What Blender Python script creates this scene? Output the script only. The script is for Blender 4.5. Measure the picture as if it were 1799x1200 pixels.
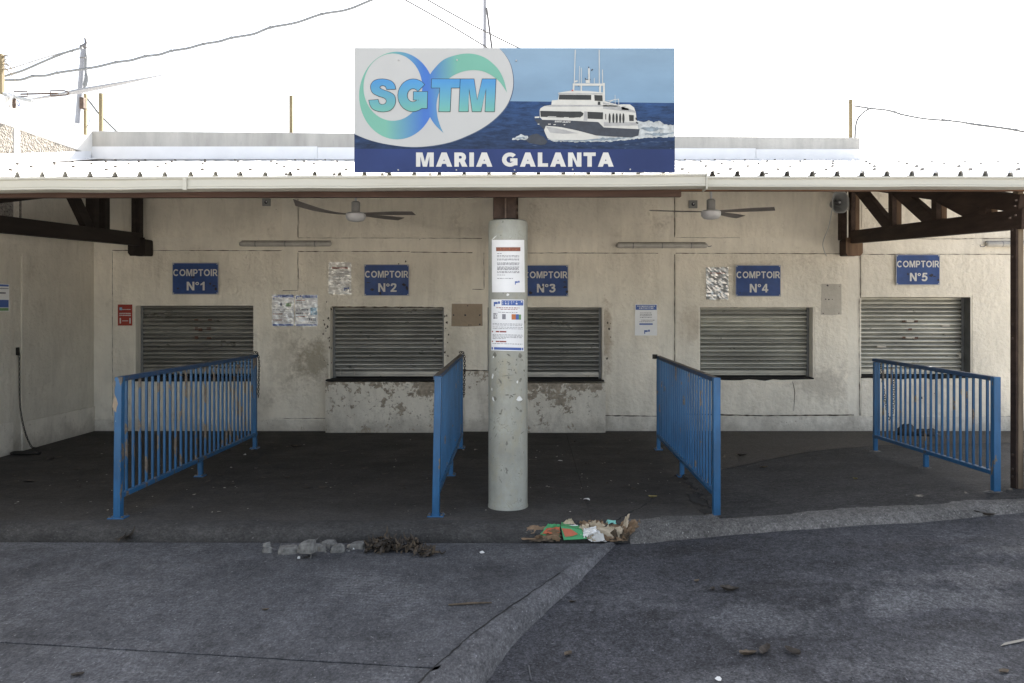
import bpy, bmesh, math, random
from mathutils import Vector, Matrix, noise as mnoise
from mathutils.geometry import tessellate_polygon
R = math.radians
sc = bpy.context.scene
for o in list(bpy.data.objects): bpy.data.objects.remove(o)

# ------------------------------------------------------------------ camera, sky, sun, exposure
FPX, VX, VY, EYE = 1399.0, 930.0, 544.0, 1.62       # focal length in photo pixels, vanishing point, eye height
cam_d = bpy.data.cameras.new('camera'); cam = bpy.data.objects.new('camera', cam_d)
sc.collection.objects.link(cam); sc.camera = cam
cam.location = (0, 0, EYE); cam.rotation_euler = (R(90), 0, 0)
cam_d.sensor_fit = 'HORIZONTAL'; cam_d.sensor_width = 36.0; cam_d.lens = 36.0*FPX/1799
cam_d.shift_x = -(VX-899.5)/1799; cam_d.shift_y = -(600-VY)/1799
cam_d.clip_start = 0.05; cam_d.clip_end = 2000
w = bpy.data.worlds.new('World'); sc.world = w; w.use_nodes = True
wn = w.node_tree; wn.nodes.clear()
SUN = Vector((0.42, 1.0, 0.86)).normalized()        # towards the sun: behind the building, a little to the right
sky = wn.nodes.new('ShaderNodeTexSky'); sky.sky_type = 'NISHITA'; sky.sun_disc = False
sky.sun_elevation = math.asin(SUN.z); sky.sun_rotation = math.atan2(SUN.x, SUN.y)
sky.dust_density = 3.0; sky.ozone_density = 0.8; sky.air_density = 1.0
bgd = wn.nodes.new('ShaderNodeBackground'); bgd.inputs['Strength'].default_value = 0.11
wo = wn.nodes.new('ShaderNodeOutputWorld')
hz = wn.nodes.new('ShaderNodeHueSaturation'); hz.inputs['Saturation'].default_value = 0.48      # milky, hazy sky
wn.links.new(sky.outputs[0], hz.inputs['Color']); wn.links.new(hz.outputs[0], bgd.inputs['Color']); wn.links.new(bgd.outputs[0], wo.inputs['Surface'])
sd = bpy.data.lights.new('sun', 'SUN'); sd.energy = 5.0; sd.angle = R(0.53); sd.color = (1.0, 0.93, 0.84)
so = bpy.data.objects.new('sun', sd); sc.collection.objects.link(so)
so.rotation_euler = SUN.to_track_quat('Z', 'Y').to_euler(); so.location = (6, 30, 25)
sc.view_settings.view_transform = 'Standard'; sc.view_settings.look = 'None'
sc.view_settings.gamma = 1.0; sc.view_settings.exposure = 2.0; sc.view_settings.use_curve_mapping = False

# ------------------------------------------------------------------ helpers
rnd = random.Random(7)
def P(px, py, Y): return Vector(((px-VX)/FPX*Y, Y, EYE+(VY-py)/FPX*Y))       # a photo point at distance Y
def G(px, py, z=0.0):                                                       # a photo point on the level z
    Y = (EYE-z)*FPX/(py-VY); return Vector(((px-VX)/FPX*Y, Y, z))
def lerp(a, b, t): return a+(b-a)*t
def plin(tab, x):
    if x <= tab[0][0]: return tab[0][1]
    for (a, va), (b, vb) in zip(tab, tab[1:]):
        if x <= b: return lerp(va, vb, (x-a)/(b-a))
    return tab[-1][1]
def catmull(pts, n=6, closed=False):
    out = []; m = len(pts)
    rng = range(m if closed else m-1)
    for i in rng:
        p0 = pts[(i-1) % m] if closed or i > 0 else pts[i]
        p1 = pts[i]; p2 = pts[(i+1) % m]
        p3 = pts[(i+2) % m] if closed or i+2 < m else p2
        for k in range(n):
            t = k/n; t2 = t*t; t3 = t2*t
            out.append(tuple(0.5*((2*b)+(-a+c)*t+(2*a-5*b+4*c-d)*t2+(-a+3*b-3*c+d)*t3) for a, b, c, d in zip(p0, p1, p2, p3)))
    if not closed: out.append(tuple(pts[-1]))
    return out

class Strip(list): pass                                  # a stroke: its left side, then its right side backwards

class MB:
    def __init__(s): s.v = []; s.f = []
    def add(s, vs, fs):
        b = len(s.v); s.v += [tuple(v) for v in vs]; s.f += [tuple(i+b for i in f) for f in fs]; return s
    def box(s, x0, x1, y0, y1, z0, z1):
        return s.add([(x0,y0,z0),(x1,y0,z0),(x1,y1,z0),(x0,y1,z0),(x0,y0,z1),(x1,y0,z1),(x1,y1,z1),(x0,y1,z1)],
                     [(0,3,2,1),(4,5,6,7),(0,1,5,4),(1,2,6,5),(2,3,7,6),(3,0,4,7)])
    def beam(s, p, q, wd, ht, up=(0,0,1)):
        p = Vector(p); q = Vector(q); d = (q-p).normalized(); up = Vector(up)
        sx = d.cross(up).normalized(); uz = sx.cross(d).normalized()
        vs = []
        for c in (p, q):
            for a, b in ((-1,-1),(1,-1),(1,1),(-1,1)): vs.append(c+sx*(a*wd/2)+uz*(b*ht/2))
        return s.add(vs, [(3,2,1,0),(4,5,6,7),(0,1,5,4),(1,2,6,5),(2,3,7,6),(3,0,4,7)])
    def tube(s, pts, r, n=8, cap=True):
        pts = [Vector(p) for p in pts]; m = len(pts); vs = []
        prev = None
        for i, p in enumerate(pts):
            d = (pts[min(i+1, m-1)]-pts[max(i-1, 0)])
            d = d.normalized() if d.length > 1e-9 else Vector((0,0,1))
            if prev is None:
                a = d.cross(Vector((0,0,1)))
                if a.length < .05: a = d.cross(Vector((1,0,0)))
            else: a = prev-d*prev.dot(d)
            a.normalize(); prev = a; b = d.cross(a)
            rr = r[i] if isinstance(r, (list, tuple)) else r
            for k in range(n):
                t = 2*math.pi*k/n; vs.append(p+a*(rr*math.cos(t))+b*(rr*math.sin(t)))
        fs = [(i*n+k, i*n+(k+1) % n, (i+1)*n+(k+1) % n, (i+1)*n+k) for i in range(m-1) for k in range(n)]
        if cap: fs += [tuple(range(n-1, -1, -1)), tuple((m-1)*n+k for k in range(n))]
        return s.add(vs, fs)
    def lathe(s, c, prof, n=32, cap=True):                 # prof: (radius, z) upwards round a vertical axis
        vs = []; m = len(prof)
        for r, z in prof:
            for k in range(n):
                t = 2*math.pi*k/n; vs.append((c[0]+r*math.cos(t), c[1]+r*math.sin(t), c[2]+z))
        fs = [(i*n+k, i*n+(k+1) % n, (i+1)*n+(k+1) % n, (i+1)*n+k) for i in range(m-1) for k in range(n)]
        if cap: fs += [tuple(range(n-1, -1, -1)), tuple((m-1)*n+k for k in range(n))]
        return s.add(vs, fs)
    def sweep(s, prof, x0, x1, dz0=0.0, dz1=0.0, nseg=1, cap=True, wob=0.0):   # prof (y,z) ring, closed, carried along X
        n = len(prof); vs = []
        for i in range(nseg+1):
            t = i/nseg; j = (mnoise.noise((i*.37, x0, 3.1))*wob if wob else 0)
            for y, z in prof: vs.append((lerp(x0, x1, t), y, z+lerp(dz0, dz1, t)+j))
        fs = [(i*n+k, i*n+(k+1) % n, (i+1)*n+(k+1) % n, (i+1)*n+k) for i in range(nseg) for k in range(n)]
        if cap: fs += [tuple(range(n-1, -1, -1)), tuple(nseg*n+k for k in range(n))]
        return s.add(vs, fs)
    def flat(s, pts2, y, hole=None):                       # filled outline in the XZ plane at distance y, facing the viewer
        if isinstance(pts2, Strip):
            n = len(pts2)//2; vs = [(p[0], y, p[1]) for p in pts2]
            return s.add(vs, [(i, 2*n-1-i, 2*n-2-i, i+1) for i in range(n-1)])
        tri = tessellate_polygon([[Vector((p[0], p[1], 0)) for p in pts2]])
        vs = [(p[0], y, p[1]) for p in pts2]; fs = []
        for t in tri:
            a, b, c = (Vector((pts2[i][0], pts2[i][1])) for i in t)
            cr = (b-a).x*(c-a).y-(b-a).y*(c-a).x
            fs.append(tuple(t) if cr > 0 else (t[0], t[2], t[1]))
        return s.add(vs, fs)
    def prism_z(s, pts2, z0, z1):                          # outline in XY, between two levels
        n = len(pts2)
        ar = sum(pts2[i][0]*pts2[(i+1) % n][1]-pts2[(i+1) % n][0]*pts2[i][1] for i in range(n))
        if ar < 0: pts2 = pts2[::-1]
        vs = [(p[0], p[1], z0) for p in pts2]+[(p[0], p[1], z1) for p in pts2]
        fs = [(k, (k+1) % n, n+(k+1) % n, n+k) for k in range(n)]
        tri = tessellate_polygon([[Vector((p[0], p[1], 0)) for p in pts2]])
        for t in tri:
            a, b, c = (Vector(pts2[i]) for i in t)
            cr = (b-a).x*(c-a).y-(b-a).y*(c-a).x
            t = tuple(t) if cr > 0 else (t[0], t[2], t[1])
            fs += [tuple(n+i for i in t), tuple(reversed(t))]
        return s.add(vs, fs)
    def holed(s, x0, x1, z0, z1, y, holes, depth=0.0, edge=0.0):   # upright sheet facing -Y with square holes, their reveals and its rim
        xs = sorted({x0, x1, *[h[0] for h in holes], *[h[1] for h in holes]}); xs = [x for x in xs if x0 <= x <= x1]
        zs = sorted({z0, z1, *[h[2] for h in holes], *[h[3] for h in holes]}); zs = [z for z in zs if z0 <= z <= z1]
        inh = lambda i, k: any(h[0]-1e-6 <= xs[i] and xs[i+1] <= h[1]+1e-6 and h[2]-1e-6 <= zs[k] and zs[k+1] <= h[3]+1e-6 for h in holes)
        nx, nz = len(xs)-1, len(zs)-1
        solid = lambda i, k: 0 <= i < nx and 0 <= k < nz and not inh(i, k)
        for i in range(nx):
            for k in range(nz):
                if not solid(i, k): continue
                a, b, c, d = xs[i], xs[i+1], zs[k], zs[k+1]
                s.add([(a,y,c),(b,y,c),(b,y,d),(a,y,d)], [(0,1,2,3)])
                for di, dk, q in ((-1,0,[(a,c),(a,d)]),(1,0,[(b,d),(b,c)]),(0,-1,[(b,c),(a,c)]),(0,1,[(a,d),(b,d)])):
                    if not solid(i+di, k+dk):
                        out = not (0 <= i+di < nx and 0 <= k+dk < nz)
                        dd = edge if out else depth
                        if dd > 0:
                            (p, u), (r, v) = q
                            s.add([(p,y,u),(r,y,v),(r,y+dd,v),(p,y+dd,u)], [(0,1,2,3)])
        return s
    def build(s, name, m, parent=None, bevel=0.0, smooth=False, loc=None, weld=False):
        me = bpy.data.meshes.new(name)
        off = Vector(loc) if loc is not None else (parent_loc(parent) if parent else Vector((0,0,0)))
        me.from_pydata([(x-off.x, y-off.y, z-off.z) for x, y, z in s.v], [], s.f)
        if weld:
            bm = bmesh.new(); bm.from_mesh(me); bmesh.ops.remove_doubles(bm, verts=bm.verts, dist=1e-5); bm.to_mesh(me); bm.free()
        me.materials.append(m); me.update()
        o = bpy.data.objects.new(name, me); sc.collection.objects.link(o)
        if parent: o.parent = parent
        elif loc is not None: o.location = loc
        if smooth:
            me.shade_smooth()
            try: me.set_sharp_from_angle(angle=R(40))
            except Exception: pass
        if bevel:
            b = o.modifiers.new('bevel', 'BEVEL'); b.width = bevel; b.segments = 2; b.limit_method = 'ANGLE'; b.angle_limit = R(40)
        return o
def parent_loc(o):
    v = Vector((0,0,0))
    while o is not None: v += Vector(o.location); o = o.parent
    return v
def tag(o, label=None, cat=None, group=None, kind=None):
    if label: o['label'] = label
    if cat: o['category'] = cat
    if group: o['group'] = group
    if kind: o['kind'] = kind
    return o
def thing(name, label, cat, loc=(0,0,0), group=None):
    o = bpy.data.objects.new(name, None); sc.collection.objects.link(o)
    o.location = loc; o.empty_display_size = .1
    return tag(o, label, cat, group)
def share(src, name, parent, dx):                          # another object that shares the mesh, moved by dx, under the same thing
    c = src.copy(); sc.collection.objects.link(c); c.parent = parent; c.location = Vector(src.location)+Vector(dx); c.name = name
    return c

# ------------------------------------------------------------------ materials
class NT:
    def __init__(s, name):
        s.m = bpy.data.materials.new(name); s.m.use_nodes = True; s.t = s.m.node_tree; s.t.nodes.clear()
        s.out = s.n('ShaderNodeOutputMaterial'); s.b = s.n('ShaderNodeBsdfPrincipled')
        s.t.links.new(s.b.outputs[0], s.out.inputs['Surface'])
        s.pos = s.n('ShaderNodeNewGeometry').outputs['Position']
        s.objc = None
    def n(s, t): return s.t.nodes.new(t)
    def link(s, a, b): s.t.links.new(a, b)
    def put(s, sock, val):
        if hasattr(val, 'is_linked') or isinstance(val, bpy.types.NodeSocket): s.link(val, sock)
        elif isinstance(val, (tuple, list)) and len(val) == 3 and sock.type == 'RGBA': sock.default_value = (*val, 1)
        else: sock.default_value = val
    def obj(s):
        if s.objc is None: s.objc = s.n('ShaderNodeTexCoord').outputs['Object']
        return s.objc
    def map(s, scale=(1,1,1), loc=(0,0,0), rot=(0,0,0), src=None):
        m = s.n('ShaderNodeMapping'); s.link(src or s.pos, m.inputs[0]); m.inputs['Location'].default_value = loc
        m.inputs['Rotation'].default_value = rot; m.inputs['Scale'].default_value = scale; return m.outputs[0]
    def noise(s, scale, vec=None, detail=4, rough=.55, dist=0.0):
        x = s.n('ShaderNodeTexNoise'); s.link(vec or s.pos, x.inputs['Vector']); x.inputs['Scale'].default_value = scale
        x.inputs['Detail'].default_value = detail; x.inputs['Roughness'].default_value = rough; x.inputs['Distortion'].default_value = dist
        return x.outputs['Fac']
    def voro(s, scale, vec=None, feat='F1', out='Distance'):
        x = s.n('ShaderNodeTexVoronoi'); s.link(vec or s.pos, x.inputs['Vector']); x.inputs['Scale'].default_value = scale; x.feature = feat
        return x.outputs[out]
    def ramp(s, fac, a, b, va=0.0, vb=1.0):                # a..b -> va..vb, clamped
        x = s.n('ShaderNodeMapRange'); s.link(fac, x.inputs[0]); x.inputs[1].default_value = a; x.inputs[2].default_value = b
        x.inputs[3].default_value = va; x.inputs[4].default_value = vb; return x.outputs[0]
    def mix(s, fac, a, b):
        x = s.n('ShaderNodeMix'); x.data_type = 'RGBA'; s.put(x.inputs[0], fac); s.put(x.inputs[6], a); s.put(x.inputs[7], b); return x.outputs[2]
    def math(s, op, a, b=0.0):
        x = s.n('ShaderNodeMath'); x.operation = op; s.put(x.inputs[0], a); s.put(x.inputs[1], b); return x.outputs[0]
    def mul(s, a, b): return s.math('MULTIPLY', a, b)
    def axis(s, k, src=None):
        x = s.n('ShaderNodeSeparateXYZ'); s.link(src or s.pos, x.inputs[0]); return x.outputs[k]
    def tint(s, col, fac, lo, hi):                         # scale a colour by a value running lo..hi
        x = s.n('ShaderNodeMix'); x.data_type = 'RGBA'; x.blend_type = 'MULTIPLY'; x.inputs[0].default_value = 1
        s.put(x.inputs[6], col)
        g = s.ramp(fac, .32, .68, lo, hi); c = s.n('ShaderNodeCombineColor')
        for i in range(3): s.link(g, c.inputs[i])
        s.link(c.outputs[0], x.inputs[7]); return x.outputs[2]
    def bump(s, h, strength=.3, dist=.01, prev=None):
        x = s.n('ShaderNodeBump'); x.inputs['Strength'].default_value = strength; x.inputs['Distance'].default_value = dist
        s.link(h, x.inputs['Height'])
        if prev is not None: s.link(prev, x.inputs['Normal'])
        return x.outputs[0]
    def done(s, col, rough=.8, metal=0.0, nrm=None, coat=0.0, spec=.5):
        s.put(s.b.inputs['Base Color'], col); s.put(s.b.inputs['Roughness'], rough); s.put(s.b.inputs['Metallic'], metal)
        s.b.inputs['Coat Weight'].default_value = coat; s.b.inputs['Specular IOR Level'].default_value = spec
        if nrm is not None: s.link(nrm, s.b.inputs['Normal'])
        return s.m

def plain(name, col, rough=.7, metal=0.0, var=.18, scale=8, bump=0.0, bscale=60, coat=0.0, spec=.5, src='pos'):
    t = NT(name); v = t.obj() if src == 'obj' else None
    c = t.tint(col, t.noise(scale, v, 5, .6), 1-var, 1+var)
    nr = t.bump(t.noise(bscale, v, 3), bump, .01) if bump else None
    return t.done(c, rough, metal, nr, coat, spec)

def m_wall(name, col, rough_amt, peel=0.0, dirt=1.0, stains=False):
    t = NT(name)
    c = t.tint(col, t.noise(.9, None, 6, .65), .83, 1.08)
    c = t.tint(c, t.noise(7, t.map((1,1,.25)), 4, .6), .94, 1.04)
    # rain streaks and grey scuffs
    st = t.ramp(t.noise(5, t.map((1.6,1.6,.22)), 7, .7), .52, .74)
    c = t.mix(t.mul(st, .24*dirt), c, (.24,.20,.155))
    # brown damp blotches
    bl = t.mul(t.ramp(t.noise(1.7, t.map((1,1,1), (3.1,0,1.7)), 8, .72), .56, .72), t.ramp(t.noise(19, None, 4), .35, .6))
    c = t.mix(t.mul(bl, .5*dirt), c, (.25,.205,.155))
    # small chips where the paint came off
    ch = t.mul(t.ramp(t.noise(38, None, 3, .5), .70, .73), t.ramp(t.noise(2.1, None, 3), .53, .66))
    c = t.mix(t.mul(ch, .75), c, (.22,.19,.155))
    if stains:                                             # known damp and rubbed patches: beside the second window, right of the third, under the fourth
        for (sx_, sz_, rw, rh, k, tone) in ((-2.83,.92,.42,.36,.75,(.30,.26,.19)), (-3.25,.98,.30,.5,.35,(.33,.29,.23)), (1.03,1.22,.09,.55,.6,(.33,.25,.165)), (3.9,.62,.5,.28,.4,(.30,.27,.23)), (2.15,1.45,.22,.3,.3,(.38,.29,.2)), (-1.03,1.15,.25,.5,.3,(.40,.36,.28)), (5.35,.5,.3,.3,.3,(.34,.3,.25)), (-2.4,1.0,.07,.6,.55,(.33,.25,.165))):
            dv = t.n('ShaderNodeVectorMath'); dv.operation = 'LENGTH'
            t.link(t.map((1/rw,0,1/rh), (-sx_/rw,0,-sz_/rh)), dv.inputs[0])
            f = t.ramp(t.math('ADD', dv.outputs['Value'], t.mul(t.math('SUBTRACT', t.noise(6, None, 7, .72), .5), 3.2)), 1.0, .35)
            c = t.mix(t.mul(f, k), c, tone)
    # splashed dirt with ragged edge above the floor
    z = t.axis(2); sp = t.ramp(t.math('SUBTRACT', t.noise(3.5, t.map((1,1,.8)), 7, .72), t.mul(z, 1.15)), .25, .52)
    c = t.mix(t.mul(sp, .5*dirt), c, (.20,.175,.145))
    if peel:
        n1 = t.noise(5.5, t.map((1,1,1.1)), 10, .74, .2); n2 = t.noise(30, None, 5, .6)
        pf = t.math('ADD', n1, t.mul(t.math('SUBTRACT', n2, .5), .30))
        hi = t.mul(t.ramp(t.math('ADD', z, t.mul(t.noise(1.6, None, 4), .5)), .62, 1.0), .17)
        pm = t.ramp(t.math('ADD', pf, hi), .715-peel, .745-peel)
        fs = t.mul(t.ramp(t.noise(34, None, 5, .65), .60, .66), t.ramp(t.noise(4, None, 4), .42, .58)); pm = t.math('MAXIMUM', pm, t.mul(fs, .8))
        bare = t.tint((.36,.31,.245), t.noise(22, None, 4), .65, 1.2)
        c = t.mix(pm, c, bare)
    h = t.noise(70, None, 4, .6)
    h2 = t.noise(16, None, 3, .5)
    nr = t.bump(h, .30*rough_amt, .02); nr = t.bump(h2, .3*rough_amt, .05, nr)
    if peel: nr = t.bump(pm, -.5, .006, nr)
    return t.done(c, .9, 0, nr, 0, .25)

WALLC = (.80,.755,.655)
M = {}
M['wall'] = m_wall('painted_plaster', WALLC, .7)
M['stucco'] = m_wall('rough_stucco', (.80,.75,.645), 1.3, stains=True)
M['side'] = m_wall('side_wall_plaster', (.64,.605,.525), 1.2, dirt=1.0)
M['peel'] = m_wall('peeling_plaster', (.76,.715,.62), .9, peel=.135)
M['dado'] = m_wall('scuffed_plaster', (.72,.68,.60), .9, peel=.06)
M['skirt'] = m_wall('skirting_plaster', (.74,.70,.62), .9, peel=.04)
M['residue'] = m_wall('old_poster_glue', (.36,.29,.215), .6)
M['residue_pale'] = m_wall('pale_glue_patch', (.50,.47,.41), .6)
M['beam_white'] = plain('whitewashed_beam', (.72,.71,.68), .85, var=.08, scale=2, bump=.1)
def m_parapet():
    t = NT('weathered_concrete')
    c = t.tint((.42,.41,.385), t.noise(2.2, t.map((1,1,.15)), 6, .65), .72, 1.2)
    c = t.mix(t.mul(t.ramp(t.noise(9, t.map((1,1,.3)), 6, .7), .55, .75), .5), c, (.25,.245,.24))
    return t.done(c, .9, 0, t.bump(t.noise(55, None, 4), .25, .01))
M['parapet'] = m_parapet()
def m_roughcast():
    t = NT('roughcast'); v = t.voro(42)
    c = t.tint((.24,.222,.195), t.noise(30, None, 5, .7), .5, 1.4)
    return t.done(c, .95, 0, t.bump(v, 1.0, .03))
M['roughcast'] = m_roughcast()
def m_sheet():
    t = NT('white_roof_sheet')
    c = t.tint((.70,.70,.69), t.noise(1.5, t.map((1,.3,1)), 5, .6), .92, 1.05)
    c = t.mix(t.mul(t.ramp(t.noise(12, None, 5, .6), .66, .72), .35), c, (.30,.25,.2))
    return t.done(c, .45, 0, None, 0, .4)
M['sheet'] = m_sheet()
M['flash'] = plain('white_flashing', (.70,.71,.73), .5, var=.05, scale=3)
M['screw'] = plain('dull_screw', (.12,.11,.10), .5, .5)
def m_gutter():
    t = NT('cream_gutter_plastic')
    c = t.tint((.50,.49,.43), t.noise(1.2, t.map((.5,1,1)), 5), .93, 1.05)
    c = t.mix(t.mul(t.ramp(t.noise(3, t.map((.35,9,9)), 6, .65), .57, .75), .4), c, (.36,.31,.22))
    return t.done(c, .42, 0, None, 0, .45)
M['gutter'] = m_gutter()
def m_timber(name, col, axis=(1,1,1), rough=.75, knots=True):
    t = NT(name)
    g = t.noise(14, t.map(axis), 6, .65, .4)
    c = t.tint(col, g, .62, 1.35)
    c = t.tint(c, t.noise(1.3, None, 4), .8, 1.18)
    if knots: c = t.mix(t.ramp(t.voro(2.1, t.map(axis, (1.3,.2,.6))), .09, .05), c, tuple(x*.35 for x in col))
    return t.done(c, rough, 0, t.bump(g, .25, .008), 0, .3)
M['dark_timber'] = m_timber('dark_timber', (.045,.028,.021), (1,.12,1))
M['old_timber'] = m_timber('blackened_timber', (.02,.015,.013), (1,.15,1))
M['board'] = m_timber('red_brown_board', (.078,.046,.035), (.1,1,1))
M['board_new'] = m_timber('orange_brown_board', (.16,.088,.05), (.1,1,1))
M['upright'] = m_timber('brown_upright', (.135,.085,.053), (1,1,.12))  # lighter timber for sides the light falls on, put into the colour
M['post_face'] = m_timber('weathered_post', (.15,.113,.078), (1,1,.12))
M['stake'] = m_timber('weathered_stake', (.22,.18,.105), (1,1,.12))
def m_shutter(name, col, met):
    t = NT(name); oi = t.n('ShaderNodeObjectInfo').outputs['Random']
    c = t.tint(col, t.noise(2.2, t.map((.7,4,2)), 6, .65), .75, 1.22)
    c = t.tint(c, oi, .80, 1.14)
    c = t.mix(t.mul(t.ramp(t.noise(11, t.map((.6,1,2)), 6, .7), .57, .72), .6), c, tuple(x*.45 for x in col))
    ru = t.mul(t.ramp(t.noise(27, None, 4), .72, .76), .45)
    c = t.mix(ru, c, (.13,.085,.06))
    ro = t.ramp(t.noise(8, t.map((.5,1,1)), 5), .3, .7, .26, .46)
    return t.done(c, ro, met, t.bump(t.noise(3, None, 3), .08, .01))
M['shut_dark'] = m_shutter('dark_galvanised_slat', (.33,.325,.30), .6)
M['shut_pale'] = m_shutter('pale_galvanised_slat', (.44,.435,.39), .6)
M['guide'] = plain('shutter_guide', (.16,.165,.165), .5, .4)
M['black'] = plain('black_recess', (.012,.011,.010), .9, var=.3)
M['rust'] = plain('rust_brown', (.10,.055,.04), .9, var=.4, scale=30)
M['crack'] = plain('dirt_filled_crack', (.085,.07,.055), .95, var=.5, scale=14)
M['fcrack'] = plain('dark_floor_crack', (.018,.017,.016), .95, var=.4, scale=14)
def m_rail(name, amt):
    t = NT(name)
    col = t.tint((.016,.097,.222), t.noise(2.3, None, 4), .8, 1.2)
    col = t.tint(col, t.noise(34, t.map((1,1,.2)), 4), .9, 1.12)
    ch = t.ramp(t.noise(5.2, t.map((2.6,2.6,.9)), 4, .5), .73-amt, .74-amt)
    bare = t.tint((.15,.128,.108), t.noise(40, None, 4), .6, 1.3)
    c = t.mix(ch, col, bare)
    sc2 = t.ramp(t.noise(60, t.map((1,1,.5)), 4, .6), .71, .73)
    c = t.mix(t.mul(sc2, .6), c, (.33,.36,.38))
    return t.done(c, t.mix(ch, (.38,)*3, (.8,)*3), 0, t.bump(ch, -.4, .002), 0, .5)
M['rail'] = m_rail('chipped_blue_paint', .135)
M['rail2'] = m_rail('blue_paint', .085)
def m_toprail():
    t = NT('worn_top_rail')
    n = t.noise(6, None, 6, .65); up = t.n('ShaderNodeNewGeometry').outputs['Normal']; nz = t.axis(2, up)
    wear = t.math('MAXIMUM', t.ramp(nz, .5, .8), t.ramp(n, .56, .64))
    c = t.mix(wear, (.016,.055,.13), t.tint((.105,.088,.076), t.noise(25, None, 4), .55, 1.4))
    return t.done(c, .5, .1)
M['toprail'] = m_toprail()
def m_toprail_b():
    t = NT('dark_blue_top_rail')
    c = t.mix(t.ramp(t.noise(7, None, 6, .65), .6, .66), (.016,.058,.14), (.085,.072,.062))
    return t.done(c, .45)
M['toprail_b'] = m_toprail_b()
M['steel'] = plain('dull_steel', (.16,.155,.15), .45, .7)
M['chain'] = plain('dark_chain_steel', (.035,.032,.030), .5, .6)
def m_pillar():
    t = NT('worn_pillar_paint'); z = t.axis(2)
    c = t.tint((.355,.36,.315), t.noise(2.5, None, 7, .7), .72, 1.14)
    c = t.tint(c, t.noise(9, t.map((1,1,.2)), 5, .6), .9, 1.07)
    # scratches, thin and slanted
    s1 = t.ramp(t.noise(9, t.map((1,1,.9), (0,0,0), (.5,.3,.9)), 3, .4, 2.2), .488, .503); s1b = t.ramp(t.noise(9, t.map((1,1,.9), (0,0,0), (.5,.3,.9)), 3, .4, 2.2), .518, .505)
    sm = t.mul(t.mul(s1, s1b), t.ramp(t.noise(5, None, 3), .50, .60))
    c = t.mix(t.mul(sm, .85), c, (.15,.145,.12))
    # yellow-brown grime
    c = t.mix(t.mul(t.ramp(t.noise(6, t.map((1,1,.6), (4,1,2)), 8, .74), .50, .68), .6), c, (.33,.30,.20))
    # paint chips: bare grey, some down to white plaster
    ck = t.mul(t.ramp(t.noise(30, t.map((1,1,.7)), 3, .5), .69, .71), t.ramp(t.noise(1.6, t.map((0,0,1)), 2), .3, .5))
    c = t.mix(t.mul(ck, .8), c, (.12,.115,.10))
    return t.done(c, .42, 0, t.bump(t.noise(45, None, 3), .05, .01), 0, .5)
M['pillar'] = m_pillar()
M['chip_dark'] = plain('bare_patch', (.185,.18,.15), .8, var=.3, scale=40)
M['chip_pale'] = plain('white_plaster_patch', (.72,.73,.71), .8, var=.1, scale=40)

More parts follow.
